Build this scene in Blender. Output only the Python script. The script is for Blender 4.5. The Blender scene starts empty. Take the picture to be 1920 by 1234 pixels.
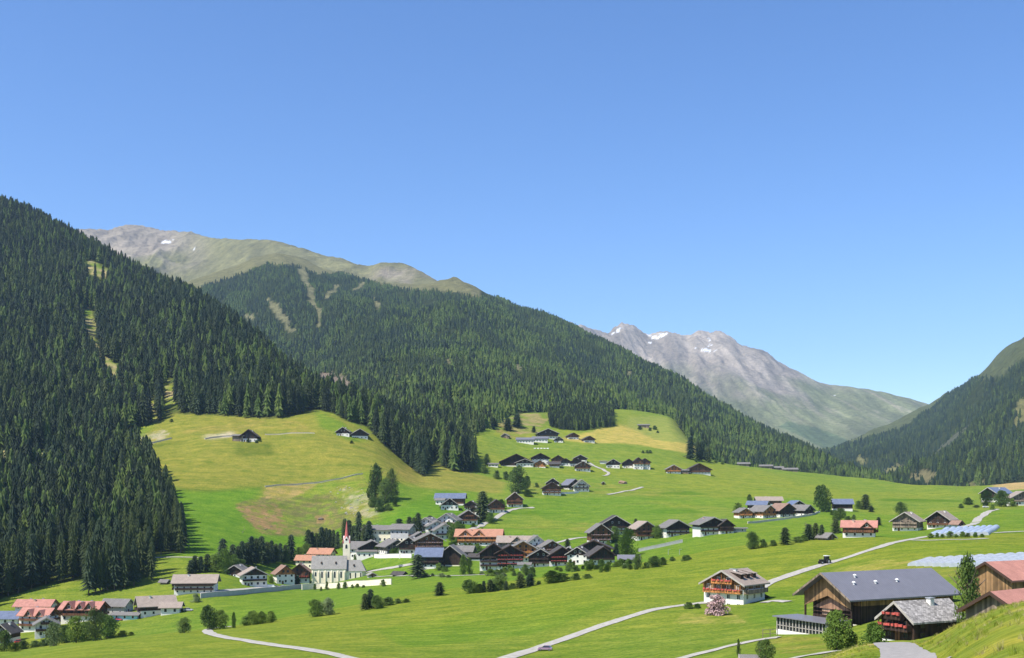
import bpy, bmesh, math, random
import numpy as np
from mathutils import Vector, Matrix
R=math.radians
random.seed(7); RNG=np.random.default_rng(11)
SC=bpy.context.scene
COL=SC.collection
FOC=2059.0; HOR=930.0; CX=960.0       # focal length and horizon row, in pixels of a 1920 px wide frame
# ------------------------------------------------------------------ camera
cam=bpy.data.cameras.new('camera'); camo=bpy.data.objects.new('camera',cam); COL.objects.link(camo)
camo.location=(0,0,0); camo.rotation_euler=(R(90),0,0)
cam.sensor_width=36; cam.lens=36*FOC/1920; cam.shift_y=(HOR-617)/1920
cam.clip_start=0.5; cam.clip_end=40000
SC.camera=camo
# ------------------------------------------------------------------ helpers
def link(name,me,parent=None,mat=None):
    o=bpy.data.objects.new(name,me); COL.objects.link(o)
    if parent is not None: o.parent=parent
    if mat is not None and len(me.materials)==0: me.materials.append(mat)
    return o
def tag(o,label=None,cat=None,group=None,kind=None):
    if label: o['label']=label
    if cat: o['category']=cat
    if group: o['group']=group
    if kind: o['kind']=kind
    return o
def empty(name,loc,rz=0):
    o=bpy.data.objects.new(name,None); COL.objects.link(o); o.location=loc; o.rotation_euler=(0,0,rz); o.empty_display_size=.5
    return o
def mesh(name,V,Fc,mats=(),mi=None,smooth=False):
    me=bpy.data.meshes.new(name); me.from_pydata([tuple(v) for v in V],[],[tuple(f) for f in Fc])
    for m in mats: me.materials.append(m)
    if mi is not None: me.polygons.foreach_set('material_index',mi)
    if smooth: me.polygons.foreach_set('use_smooth',[True]*len(me.polygons))
    me.update(); return me
class MB:
    """collects boxes, prisms and tubes into one mesh"""
    def __init__(s): s.V=[];s.F=[];s.M=[]
    def add(s,V,Fc,m=0):
        n=len(s.V); s.V+= [tuple(v) for v in V]; s.F+=[tuple(i+n for i in f) for f in Fc]; s.M+=[m]*len(Fc); return s
    def box(s,x0,x1,y0,y1,z0,z1,m=0):
        if x0>x1:x0,x1=x1,x0
        if y0>y1:y0,y1=y1,y0
        if z0>z1:z0,z1=z1,z0
        return s.add([(x0,y0,z0),(x1,y0,z0),(x1,y1,z0),(x0,y1,z0),(x0,y0,z1),(x1,y0,z1),(x1,y1,z1),(x0,y1,z1)],
              [(0,3,2,1),(4,5,6,7),(0,1,5,4),(1,2,6,5),(2,3,7,6),(3,0,4,7)],m)
    def extrude(s,prof,axis,a,b,m=0):
        """prof: list of 2d points; axis 'y' -> (x,z) profile swept along y; 'x' -> (y,z) profile swept along x; 'z' -> (x,y)"""
        n=len(prof)
        def P(p,t):
            return (p[0],t,p[1]) if axis=='y' else ((t,p[0],p[1]) if axis=='x' else (p[0],p[1],t))
        V=[P(p,a) for p in prof]+[P(p,b) for p in prof]
        Fc=[tuple(range(n)),tuple(range(2*n-1,n-1,-1))]+[(i,i+n,(i+1)%n+n,(i+1)%n) for i in range(n)]
        return s.add(V,Fc,m)
    def tube(s,p,q,r0,r1,n=8,m=0):
        p=Vector(p);q=Vector(q);d=(q-p).normalized()
        u=d.orthogonal().normalized();w=d.cross(u)
        V=[];
        for c,r in((p,r0),(q,r1)):
            for i in range(n):
                a=2*math.pi*i/n; V.append(c+u*math.cos(a)*r+w*math.sin(a)*r)
        Fc=[(i,(i+1)%n,(i+1)%n+n,i+n) for i in range(n)]+[tuple(range(n-1,-1,-1)),tuple(range(n,2*n))]
        return s.add(V,Fc,m)
    def build(s,name,mats,parent=None,smooth=False):
        me=mesh(name,s.V,s.F,mats if isinstance(mats,(list,tuple)) else [mats],s.M,smooth)
        bm=bmesh.new();bm.from_mesh(me);bmesh.ops.recalc_face_normals(bm,faces=bm.faces);bm.to_mesh(me);bm.free()
        return link(name,me,parent)
def copy_tree(o,parent=None):
    c=o.copy(); COL.objects.link(c); c.parent=parent
    for ch in [k for k in o.children]: copy_tree(ch,c)
    return c
# ------------------------------------------------------------------ noise
_perm=np.random.default_rng(5).random((256,256))
def vnoise(x,y,seed=0):
    x=x+seed*37.7;y=y+seed*91.3
    xi=np.floor(x).astype(np.int64);yi=np.floor(y).astype(np.int64)
    fx=x-xi;fy=y-yi; fx=fx*fx*fx*(fx*(6*fx-15)+10); fy=fy*fy*fy*(fy*(6*fy-15)+10)
    g=lambda a,b:_perm[a&255,b&255]
    return (g(xi,yi)*(1-fx)+g(xi+1,yi)*fx)*(1-fy)+(g(xi,yi+1)*(1-fx)+g(xi+1,yi+1)*fx)*fy
def fbm(x,y,oct=4,seed=0,ridge=False):
    v=0;a=.5;t=0
    for k in range(oct):
        n=vnoise(x*2**k,y*2**k,seed+k*3)*2-1
        if ridge: n=1-2*np.abs(n)
        v=v+a*n;t+=a;a*=.5
    return v/t
def pip(poly,X,Y):
    """points in polygon"""
    X=np.asarray(X);Y=np.asarray(Y);ins=np.zeros(X.shape,bool)
    n=len(poly)
    for i in range(n):
        x1,y1=poly[i];x2,y2=poly[(i+1)%n]
        if y1==y2: continue
        c=((y1>Y)!=(y2>Y))&(X<(x2-x1)*(Y-y1)/(y2-y1)+x1)
        ins^=c
    return ins
def pchip(xs,ys,xq):
    xs=np.asarray(xs,float);ys=np.asarray(ys,float);h=np.diff(xs);dl=np.diff(ys)/h
    m=np.zeros_like(ys)
    for i in range(1,len(xs)-1):
        if dl[i-1]*dl[i]>0:
            w1=2*h[i]+h[i-1];w2=h[i]+2*h[i-1];m[i]=(w1+w2)/(w1/dl[i-1]+w2/dl[i])
    m[0]=dl[0];m[-1]=dl[-1]
    xq=np.clip(xq,xs[0],xs[-1]);k=np.clip(np.searchsorted(xs,xq)-1,0,len(xs)-2)
    t=(xq-xs[k])/h[k]
    return (2*t**3-3*t**2+1)*ys[k]+(t**3-2*t**2+t)*h[k]*m[k]+(-2*t**3+3*t**2)*ys[k+1]+(t**3-t**2)*h[k]*m[k+1]
class Sheet:
    """a stretch of terrain on a fan-shaped grid (bearing x distance), from height profiles along bearings"""
    def __init__(s,cols,step,ds,noise=None,x0=None,x1=None):
        ks=sorted(cols); K=len(cols[ks[0]])
        s.c=np.arange(x0 if x0 is not None else ks[0],(x1 if x1 is not None else ks[-1])+.1,step); s.ds=np.asarray(ds,float)
        D=np.array([[p[0] for p in cols[k]] for k in ks],float)
        Z=np.array([[(HOR-p[1])/FOC*p[0] for p in cols[k]] for k in ks],float)
        Dk=np.stack([pchip(ks,D[:,i],s.c) for i in range(K)],1); Zk=np.stack([pchip(ks,Z[:,i],s.c) for i in range(K)],1)
        Z=np.zeros((len(s.ds),len(s.c)))
        for j in range(len(s.c)): Z[:,j]=pchip(Dk[j],Zk[j],s.ds)
        s.Dk=Dk
        s.C,s.D=np.meshgrid(s.c,s.ds); s.X=(s.C-CX)/FOC*s.D
        if noise is not None: Z=Z+noise(s)
        s.Z=Z; s.P=HOR-FOC*Z/s.D
    def z(s,px,d):
        px=np.asarray(px,float);d=np.asarray(d,float)
        j=np.clip((px-s.c[0])/(s.c[1]-s.c[0]),0,len(s.c)-1.001);j0=j.astype(int);fj=j-j0
        i0=np.clip(np.searchsorted(s.ds,d,side='right')-1,0,len(s.ds)-2);fi=np.clip((d-s.ds[i0])/(s.ds[i0+1]-s.ds[i0]),0,1)
        Z=s.Z
        return (Z[i0,j0]*(1-fi)+Z[i0+1,j0]*fi)*(1-fj)+(Z[i0,j0+1]*(1-fi)+Z[i0+1,j0+1]*fi)*fj
    def zxy(s,x,y):
        y=np.maximum(np.asarray(y,float),2.0); return s.z(CX+FOC*np.asarray(x)/y,y)
    def hit(s,px,py,dmin=0,dmax=1e9):
        d=np.linspace(max(dmin,s.ds[0]),min(dmax,s.ds[-1]),3000)
        p=HOR-FOC*s.z(np.full_like(d,px),d)/d
        w=np.nonzero(p<=py)[0]
        if len(w)==0: i=int(np.argmin(p)); dd=d[i]
        else:
            i=w[0]
            if i==0: dd=d[0]
            else: dd=d[i-1]+(d[i]-d[i-1])*(p[i-1]-py)/(p[i-1]-p[i]+1e-9)
        return ((px-CX)/FOC*dd,dd,float(s.z(px,dd)))
    def build(s,name,mat,cover=None):
        n,m=s.X.shape
        V=np.stack([s.X,s.D,s.Z],-1).reshape(-1,3)
        i=np.arange(n*m).reshape(n,m)
        q=np.stack([i[:-1,:-1],i[:-1,1:],i[1:,1:],i[1:,:-1]],-1).reshape(-1,4)
        me=bpy.data.meshes.new(name)
        me.vertices.add(len(V));me.vertices.foreach_set('co',V.astype(np.float32).ravel())
        me.loops.add(q.size);me.loops.foreach_set('vertex_index',q.astype(np.int32).ravel())
        me.polygons.add(len(q));me.polygons.foreach_set('loop_start',np.arange(0,q.size,4,dtype=np.int32))
        me.polygons.foreach_set('use_smooth',np.ones(len(q),bool))
        me.update(calc_edges=True)
        if cover is not None:
            a=me.color_attributes.new('cover','FLOAT_COLOR','POINT')
            c=np.ones((len(V),4),np.float32);c[:,:3]=cover.reshape(-1,3);a.data.foreach_set('color',c.ravel())
        me.materials.append(mat)
        o=link(name,me); return tag(o,kind='structure')
# ------------------------------------------------------------------ material helpers
def newmat(name):
    m=bpy.data.materials.new(name);m.use_nodes=True;nt=m.node_tree;b=nt.nodes['Principled BSDF'];b.inputs['Roughness'].default_value=.8
    b.inputs['Specular IOR Level'].default_value=.25
    return m,nt,b
def nd(nt,t,**kw):
    n=nt.nodes.new(t)
    for k,v in kw.items(): setattr(n,k,v)
    return n
def noise_n(nt,scale,detail=4,vec=None,rough=.6):
    n=nd(nt,'ShaderNodeTexNoise');n.inputs['Scale'].default_value=scale;n.inputs['Detail'].default_value=detail;n.inputs['Roughness'].default_value=rough
    if vec is not None: nt.links.new(vec,n.inputs['Vector'])
    return n
def ramp(nt,fac,stops):
    r=nd(nt,'ShaderNodeValToRGB');e=r.color_ramp.elements
    while len(e)<len(stops): e.new(.5)
    for k,(p,c) in enumerate(stops): e[k].position=p;e[k].color=(*c,1)
    nt.links.new(fac,r.inputs['Fac']);return r
def mix(nt,fac,a,b,mode='MIX'):
    n=nd(nt,'ShaderNodeMix',data_type='RGBA',blend_type=mode)
    for s_,v in ((0,fac),(6,a),(7,b)):
        if isinstance(v,(int,float)): n.inputs[s_].default_value=v
        elif isinstance(v,tuple): n.inputs[s_].default_value=(*v,1)
        else: nt.links.new(v,n.inputs[s_])
    return n.outputs[2]
def mapr(nt,fac,a,b,c,d):
    n=nd(nt,'ShaderNodeMapRange');nt.links.new(fac,n.inputs[0])
    for k,v in enumerate((a,b,c,d)): n.inputs[k+1].default_value=v
    return n.outputs[0]
def bump(nt,b,h,strength,dist):
    n=nd(nt,'ShaderNodeBump');n.inputs['Strength'].default_value=strength;n.inputs['Distance'].default_value=dist
    nt.links.new(h,n.inputs['Height']);nt.links.new(n.outputs[0],b.inputs['Normal'])
# ------------------------------------------------------------------ daylight
SUN_AZ=(-0.82,-0.57); SUN_EL=54
w=bpy.data.worlds.new('World');SC.world=w;w.use_nodes=True;nt=w.node_tree
sky=nd(nt,'ShaderNodeTexSky');sky.sky_type='NISHITA';sky.sun_disc=False
sky.sun_elevation=R(SUN_EL);sky.sun_rotation=math.atan2(SUN_AZ[0],SUN_AZ[1]);sky.altitude=1400;sky.air_density=1.0;sky.dust_density=1.4;sky.ozone_density=2.2
bg=nt.nodes['Background'];hs=nd(nt,'ShaderNodeHueSaturation');hs.inputs['Hue'].default_value=.508;hs.inputs['Saturation'].default_value=1.22;nt.links.new(sky.outputs[0],hs.inputs['Color']);nt.links.new(hs.outputs[0],bg.inputs[0]);bg.inputs[1].default_value=.134
L=bpy.data.lights.new('sun','SUN');L.energy=4.8;L.angle=R(.53);L.color=(1,.95,.87)
lo=bpy.data.objects.new('sun',L);COL.objects.link(lo)
a=Vector((SUN_AZ[0],SUN_AZ[1],0)).normalized()*math.cos(R(SUN_EL));a.z=math.sin(R(SUN_EL))
lo.rotation_euler=a.to_track_quat('Z','Y').to_euler();lo.location=a*3000
SC.view_settings.view_transform='Standard';SC.view_settings.look='None';SC.view_settings.gamma=1;SC.view_settings.exposure=0.66
SC.cycles.max_bounces=6;SC.cycles.diffuse_bounces=3;SC.cycles.glossy_bounces=2;SC.cycles.transmission_bounces=3;SC.cycles.volume_bounces=1;SC.cycles.transparent_max_bounces=6
# ------------------------------------------------------------------ the valley, near slopes and meadows
A={}
A[-700]=[(3,2097),(40,1650),(160,1290),(240,1270),(320,1250),(400,1262),(500,1215),(580,1150),(800,1000),(1300,600),(1600,440),(2000,250),(2500,350)]
A[0]=[(3,2097),(40,1600),(170,1262),(260,1240),(330,1222),(400,1236),(500,1190),(580,1126),(800,960),(1300,650),(1600,512),(2000,401),(2500,495)]
A[200]=[(3,2097),(40,1600),(200,1245),(280,1212),(350,1197),(430,1205),(540,1148),(620,1085),(850,930),(1300,690),(1550,590),(1900,499),(2400,575)]
A[400]=[(3,2097),(45,1560),(210,1240),(300,1195),(370,1178),(450,1172),(560,1112),(700,1040),(880,918),(1010,825),(1100,778),(1650,612),(2100,690)]
A[600]=[(3,2097),(60,1480),(220,1225),(310,1180),(390,1147),(480,1132),(690,1092),(800,1022),(900,925),(1020,815),(1090,775),(1270,763),(1500,800)]
A[700]=[(3,2097),(65,1460),(225,1222),(315,1170),(400,1130),(490,1112),(670,1082),(790,1000),(900,915),(1010,840),(1070,805),(1220,790),(1400,812)]
A[800]=[(3,2097),(70,1450),(230,1220),(320,1160),(410,1112),(500,1099),(620,1076),(780,985),(900,930),(1020,889),(1080,872),(1190,845),(1450,802)]
A[960]=[(3,2097),(75,1420),(235,1215),(330,1140),(430,1091),(510,1086),(640,1060),(760,1000),(900,945),(1130,880),(1250,850),(1380,812),(1550,778)]
A[1150]=[(3,2097),(75,1390),(240,1200),(340,1110),(450,1064),(520,1064),(640,1045),(740,1005),(900,950),(1150,885),(1300,850),(1500,805),(1800,770)]
A[1250]=[(3,2097),(75,1360),(235,1195),(330,1112),(460,1048),(540,1045),(640,1026),(740,996),(900,950),(1150,892),(1330,855),(1560,808),(1800,782)]
A[1350]=[(3,2097),(75,1330),(230,1190),(290,1137),(470,1030),(560,1026),(640,1008),(740,983),(900,948),(1150,900),(1350,874),(1500,868),(1900,900)]
A[1450]=[(3,2097),(75,1280),(215,1190),(290,1128),(475,1018),(570,1016),(650,998),(770,972),(900,948),(1150,908),(1350,888),(1500,880),(1900,915)]
A[1560]=[(3,2000),(75,1232),(200,1190),(300,1110),(480,1009),(590,1011),(670,986),(800,962),(950,940),(1150,915),(1350,900),(1500,892),(1900,930)]
A[1640]=[(3,2000),(75,1210),(185,1192),(290,1095),(460,1009),(570,1004),(650,988),(790,966),(930,944),(1100,923),(1260,908),(1400,900),(1800,945)]
A[1725]=[(3,2000),(80,1208),(170,1195),(300,1075),(440,1009),(550,1000),(630,992),(760,970),(900,948),(1060,930),(1170,918),(1300,911),(1650,955)]
A[1762]=[(3,2000),(78,1190),(165,1197),(300,1070),(440,1006),(550,996),(625,988),(755,967),(895,946),(1040,930),(1160,917),(1280,911),(1620,952)]
A[1800]=[(3,2050),(75,1170),(160,1200),(300,1065),(440,1003),(550,993),(620,985),(750,965),(890,945),(1020,930),(1150,917),(1260,912),(1600,950)]
A[1920]=[(3,2097),(70,1128),(150,1200),(300,1060),(450,1000),(560,985),(620,976),(750,958),(880,942),(1000,929),(1150,915),(1300,905),(1600,930)]
A[2620]=[(3,2097),(60,1060),(150,1150),(300,1040),(450,985),(560,960),(620,950),(750,935),(880,920),(1000,905),(1150,890),(1300,870),(1600,880)]
NEARK={1560:(44,1262),1640:(44,1262),1725:(44,1254),1762:(44,1244),1800:(42,1216)}
for k in A:
    (d0,p0),(d1,p1)=A[k][0],A[k][1]
    if k in NEARK: kn_=NEARK[k]
    else:
        dm=(d0+d1)/2;zm=((HOR-p0)*d0+(HOR-p1)*d1)/FOC/2;kn_=(dm,HOR-FOC*zm/dm)
    A[k].insert(1,kn_)
for k in A:
    d,p=A[k][-1];z=(HOR-p)/FOC*d;A[k].append((d+500,HOR-FOC*(z-140)/(d+500)))
FOREST_A=[(-900,-900),(-900,1300),(-100,1160),(0,1124),(75,1100),(130,1090),(165,1088),(200,1082),(255,1060),(290,1040),(345,1037),(345,1010),(318,950),(290,905),(262,872),(228,842),(190,830),(222,812),(296,792),(326,776),(420,780),(500,786),(540,782),(592,768),(626,776),(650,790),(690,802),(722,838),(765,872),(795,896),(812,868),(850,884),(886,888),(892,862),(860,836),(836,806),(815,780),(790,700),(700,400),(500,-900)]
CLEAR_A=[[(155,560),(168,570),(182,610),(178,640),(190,660),(225,690),(235,725),(222,730),(205,700),(180,665),(160,640),(152,600)],
 [(306,712),(335,716),(334,760),(312,765)],[(272,735),(292,740),(300,790),(280,790)],[(-100,838),(20,842),(115,842),(112,850),(10,868),(-100,870)],[(152,492),(172,488),(210,510),(205,525),(170,515)],
 [(612,695),(628,700),(625,712),(608,708)]]
def noiseA(s):
    X,D=s.X,s.D
    far=np.clip((D-200)/900,0,1)
    n=fbm(X/55,D/55,4,1)*(.25+1.3*far)*np.clip((D-50)/100,0,1)
    n=n+fbm(X/9,D/9,3,9)*.10*np.clip(D/80,0,1)
    # forest slopes: gullies running down the hill
    steep=np.clip((D-900)/500,0,1)*np.clip((760-s.C)/300,0,1)
    n=n+fbm(X/190+D/400,D/500,4,2,True)*16*steep
    terr=np.clip((780-s.C)/60,0,1)*np.clip((s.D-840)/60,0,1)*np.clip((1130-s.D)/60,0,1)
    n=n+(fbm(X/90+D/60,D/11,3,17,True)*1.1+fbm(X/12,D/12,3,18)*.5)*terr
    mid=np.clip((D-560)/100,0,1)*np.clip((s.C-780)/100,0,1)
    n=n+fbm(X/160,D/16,3,19,True)*.8*mid
    return n
ds=np.concatenate([np.linspace(2,60,24,endpoint=False),np.linspace(60,120,70,endpoint=False),np.linspace(120,520,230,endpoint=False),np.linspace(520,1500,360,endpoint=False),np.linspace(1500,3000,130)])
TA=Sheet(A,4,ds,noiseA,-700,2620)
def GA(px,py,dmin=0,dmax=1e9): return TA.hit(px,py,dmin,dmax)
# land cover of the valley: what grows where, kept on the ground itself
G_BASE=np.array((.138,.202,.026)); 
def lerp(c,t,m): 
    m=m[...,None]; return c*(1-m)+np.array(t)*m
PX,PY,DD=TA.C,TA.P,TA.D
cov=np.ones(TA.X.shape+(3,))*G_BASE
nb=fbm(TA.X/120,TA.D/120,4,21); nb2=fbm(TA.X/30,TA.D/70,4,22)
cov=lerp(cov,(.200,.225,.026),np.clip(.28+nb*.9+nb2*.5,0,1)*.75)
YEL=(.235,.205,.048); BRN=(.24,.165,.075); STRAW=(.38,.31,.10); LUSH=(.092,.190,.014); OLIVE=(.17,.185,.035)
edge=fbm(TA.X/25,TA.D/25,3,31)*3
def feather(m):
    for _ in range(3):
        m=(m+np.roll(m,1,0)+np.roll(m,-1,0)+np.roll(m,1,1)+np.roll(m,-1,1))/5
    return m
def zone(poly,c,amt=1.0,dmin=0,dmax=1e9,soft=0):
    global cov
    m=(pip(poly,PX+edge,PY+edge*.5)&(DD>dmin)&(DD<dmax)).astype(float)*amt
    m=feather(m) if not soft else m
    if soft: m=m*np.clip(.6+fbm(TA.X/soft,TA.D/soft,4,41)*1.6,0,1)
    cov=lerp(cov,c,m)
# left hillside
zone([(300,780),(340,770),(560,765),(630,780),(700,815),(760,870),(800,905),(740,905),(690,880),(600,905),(495,913),(400,920),(330,915),(240,850)],(.185,.195,.032),1,850,1200)
zone([(420,785),(560,790),(590,810),(480,815),(330,812)],YEL,.7,900,1200,18)
zone([(590,770),(640,790),(690,830),(650,825),(600,800)],LUSH,.6,900,1200)
zone([(320,918),(400,921),(495,914),(475,935),(440,945),(480,1000),(560,1005),(700,985),(760,950),(820,920),(880,930),(900,1010),(640,1030),(300,1045)],LUSH,.85,600,1100)
zone([(490,915),(560,905),(600,905),(570,925),(545,935),(500,935)],YEL,.9,700,1100)
zone([(440,945),(500,930),(545,935),(620,925),(700,965),(650,990),(560,1005),(500,1003),(465,975)],OLIVE,.8,700,1100,14)
zone([(440,945),(500,930),(545,935),(620,925),(700,965),(650,990),(560,1005),(500,1003),(465,975)],(.13,.12,.05),.8,700,1100,4)
zone([(490,915),(560,905),(600,905),(570,925),(545,935),(500,935)],(.27,.22,.08),.8,700,1100,5)
zone([(440,950),(520,945),(540,985),(520,1002),(490,1000),(462,975)],BRN,.95,700,1100,4)
zone([(590,968),(615,965),(622,978),(595,982)],BRN,.9,700,1100,8)
zone([(600,905),(680,890),(735,960),(700,975),(640,960)],OLIVE,.9,700,1100,9)
zone([(640,915),(690,925),(735,955),(690,972),(650,955)],(.33,.31,.20),.7,700,1100,5)
zone([(790,865),(830,865),(880,885),(950,905),(940,925),(850,922),(800,920),(760,900),(740,880)],YEL,.6,850,1250)
zone([(790,862),(815,868),(835,893),(800,890),(785,875)],OLIVE,.6,850,1250)
zone([(740,900),(760,912),(830,918),(900,922),(900,990),(740,985),(700,960),(730,940)],LUSH,.6,700,1000)
# rocky bank by the forest edge
zone([(215,838),(260,815),(310,805),(320,815),(300,828),(240,845)],(.36,.32,.22),.8,800,1300,7)
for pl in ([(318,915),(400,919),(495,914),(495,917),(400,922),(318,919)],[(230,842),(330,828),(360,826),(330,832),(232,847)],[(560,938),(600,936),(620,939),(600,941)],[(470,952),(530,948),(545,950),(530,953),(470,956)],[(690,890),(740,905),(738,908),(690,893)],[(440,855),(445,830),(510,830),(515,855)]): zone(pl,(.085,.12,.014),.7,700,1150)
zone([(380,818),(440,810),(440,818),(390,823)],(.42,.38,.28),.9,900,1200)
zone([(-200,835),(20,840),(115,842),(112,850),(10,868),(-200,875)],(.36,.27,.16),.9,600,1600,7)
for c in CLEAR_A: zone(c,(.33,.28,.15),.9,900,2400,12)
# upper meadows
zone([(1060,838),(1150,828),(1320,845),(1335,865),(1200,875),(1060,850)],G_BASE,.6,1100,1600)
zone([(1040,822),(1100,812),(1150,797),(1200,800),(1250,812),(1320,835),(1300,852),(1240,842),(1190,832),(1110,832),(1060,826)],(.36,.30,.075),.9,1100,1900)
zone([(1180,782),(1240,780),(1290,795),(1335,825),(1290,832),(1230,825),(1175,800)],(.20,.235,.05),.9,1300,1900)
zone([(880,790),(935,795),(975,815),(1005,812),(1040,775),(950,775),(880,780)],(.27,.22,.10),.8,1150,1700,14)
zone([(935,795),(1005,822),(975,828),(930,812)],BRN,.6,1150,1700,9)
zone([(760,780),(850,770),(860,800),(830,850),(815,840),(790,800)],(.25,.25,.07),.7,1100,1700,10)
zone([(985,905),(1110,905),(1280,920),(1300,940),(1100,925),(990,925)],YEL,.35,800,1200,15)
zone([(880,940),(1000,935),(1200,930),(1500,935),(1600,960),(1400,955),(1230,940),(960,965)],LUSH,.5,700,1200)
zone([(960,990),(1100,980),(1110,1000),(1050,1015),(1010,1010)],YEL,.35,600,900,15)
# mid meadow in front
zone([(780,1110),(1100,1060),(1400,1012),(1560,1005),(1640,1000),(1560,1030),(1420,1060),(1200,1110),(900,1150)],LUSH,.25,280,560)
zone([(1540,1075),(1640,1050),(1720,1050),(1640,1072),(1545,1092)],STRAW,.75,250,520,6)
zone([(1600,1055),(1820,1045),(1920,1040),(1920,1075),(1600,1090)],YEL,.35,220,420,9)
zone([(1280,1150),(1380,1152),(1400,1168),(1260,1170)],STRAW,.4,180,330,4)
zone([(1430,1195),(1560,1195),(1560,1225),(1450,1225)],YEL,.5,120,260,5)
zone([(1860,895),(1930,895),(1930,920),(1860,920)],(.36,.27,.12),.9,1100,1700)
zone([(1880,900),(2000,880),(2000,930),(1880,922)],(.36,.27,.12),.9,1100,1700)
for pl in ([(1500,1030),(1540,1024),(1600,1021),(1650,1020),(1600,1025),(1540,1029)],[(1480,1086),(1530,1082),(1545,1084),(1520,1090)],[(1195,958),(1290,952),(1330,962),(1250,964)],[(1650,935),(1800,938),(1800,941),(1650,940)],[(1230,925),(1290,921),(1330,927),(1270,929)],[(900,962),(1010,958),(1100,962),(1000,966)]): zone(pl,(.07,.15,.008),.75,250,1400)  # mown strips and dark shadow bands, the shade painted into the grass colour
for pl in ([(1640,1000),(1840,1018),(1930,1022),(1930,1034),(1740,1040),(1640,1030)],[(1000,955),(1240,945),(1290,960),(1200,985),(1020,975)],[(1420,1110),(1520,1090),(1500,1180),(1400,1165)],[(700,1180),(1000,1130),(1200,1120),(1000,1190),(760,1215)]): zone(pl,LUSH,.5,200,1200)
fr_=((DD<TA.Dk[None,:,5]+4)&(DD>260)).astype(float);bh=((DD>TA.Dk[None,:,5]+4)&(DD<TA.Dk[None,:,8]+20)).astype(float)
fr_=feather(fr_*np.clip((PX-250)/200,0,1));bh=feather(bh*np.clip((PX-250)/200,0,1))
cov=lerp(cov,(.185,.212,.020),fr_*.45*np.clip((DD-260)/90,0,1));cov=lerp(cov,(.100,.195,.014),bh*.55)
# the grassy knoll beside the camera
kn=fbm(TA.X/6,TA.D/10,4,51)
m=((DD<95)&(PX>1500)).astype(float)*np.clip(.35+kn*1.8,0,1); cov=lerp(cov,(.24,.255,.03),m)
m=((DD<95)&(PX>1500)).astype(float)*np.clip(fbm(TA.X/3,TA.D/5,4,53)*2.2-.3,0,1); cov=lerp(cov,(.36,.31,.10),m)
# floor of the forests
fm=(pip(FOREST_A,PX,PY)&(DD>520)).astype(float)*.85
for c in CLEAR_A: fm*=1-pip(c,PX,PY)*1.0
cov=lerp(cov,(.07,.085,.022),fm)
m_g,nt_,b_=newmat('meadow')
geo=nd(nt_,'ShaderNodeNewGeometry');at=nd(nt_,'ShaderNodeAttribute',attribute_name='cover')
n1=noise_n(nt_,.9,5,geo.outputs['Position'],.75);n2=noise_n(nt_,.12,4,geo.outputs['Position']);n3=noise_n(nt_,6,3,geo.outputs['Position'])
mp=nd(nt_,'ShaderNodeMapping');mp.inputs['Scale'].default_value=(.02,.30,.1);mp.inputs['Rotation'].default_value=(0,0,R(12));nt_.links.new(geo.outputs['Position'],mp.inputs[0]);n4=noise_n(nt_,1,2,mp.outputs[0])
c=mix(nt_,1.0,at.outputs['Color'],ramp(nt_,n1.outputs[0],[(.32,(.55,.66,.55)),(.68,(1.42,1.28,1.3))]).outputs[0],'MULTIPLY')
c=mix(nt_,1.0,c,ramp(nt_,n2.outputs[0],[(.3,(.74,.84,.72)),(.7,(1.26,1.12,1.22))]).outputs[0],'MULTIPLY')
c=mix(nt_,1.0,c,ramp(nt_,n4.outputs[0],[(.35,(.82,.9,.82)),(.65,(1.15,1.08,1.1))]).outputs[0],'MULTIPLY')
nt_.links.new(c,b_.inputs['Base Color']);b_.inputs['Roughness'].default_value=1;b_.inputs['Specular IOR Level'].default_value=.05
mx=nd(nt_,'ShaderNodeMath',operation='ADD');nt_.links.new(n1.outputs[0],mx.inputs[0]);nt_.links.new(n3.outputs[0],mx.inputs[1])
bump(nt_,b_,mx.outputs[0],.7,.35)
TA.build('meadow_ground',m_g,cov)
# ------------------------------------------------------------------ second mountain (wooded), high alp, far range, right-hand mountain
def rows(a,b,n): return np.linspace(a,b,n)
def slope_cols(tab,mid=None):
    out={}
    for px,(d0,p0,d1,p1) in tab.items():
        z0=(HOR-p0)/FOC*d0;z1=(HOR-p1)/FOC*d1
        def at(t,f): d=d0+(d1-d0)*t;z=z0+(z1-z0)*f;return (d,HOR-FOC*z/d)
        pre=(d0-350,HOR-FOC*(z0-140)/(d0-350))
        out[px]=[pre,(d0,p0),at(.3,mid[0]) if mid else at(.3,.27),at(.65,mid[1]) if mid else at(.65,.66),at(1,1),(d1+500,HOR-FOC*(z1-60)/(d1+500)),(d1+1500,HOR-FOC*(z1-500)/(d1+1500))]
    return out
Bt={100:(2300,820,4200,600),330:(2200,800,3900,546),400:(2200,795,4050,522),450:(2200,790,4200,508),500:(2100,790,4200,494),560:(2000,790,4200,497),600:(1900,790,4200,511),650:(1700,800,4150,521),700:(1500,808,4100,531),760:(1320,815,4050,541),800:(1280,815,4000,550),850:(1330,800,3950,556),900:(1400,790,3850,567),950:(1480,786,3750,584),1000:(1540,785,3700,603),1050:(1600,780,3650,625),1100:(1680,778,3600,650),1150:(1750,775,3500,675),1200:(1780,780,3400,698),1250:(1740,795,3350,722),1300:(1650,830,3300,746),1350:(1600,880,3200,773),1400:(1650,890,3100,802),1450:(1700,895,3000,826),1500:(1750,900,2900,845),1550:(1800,905,2800,868),1600:(1850,910,2700,890),1650:(1850,916,2650,905),1700:(1900,925,2600,917),1750:(1900,935,2550,926),1800:(1900,945,2500,936),1900:(1900,960,2500,955)}
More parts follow.
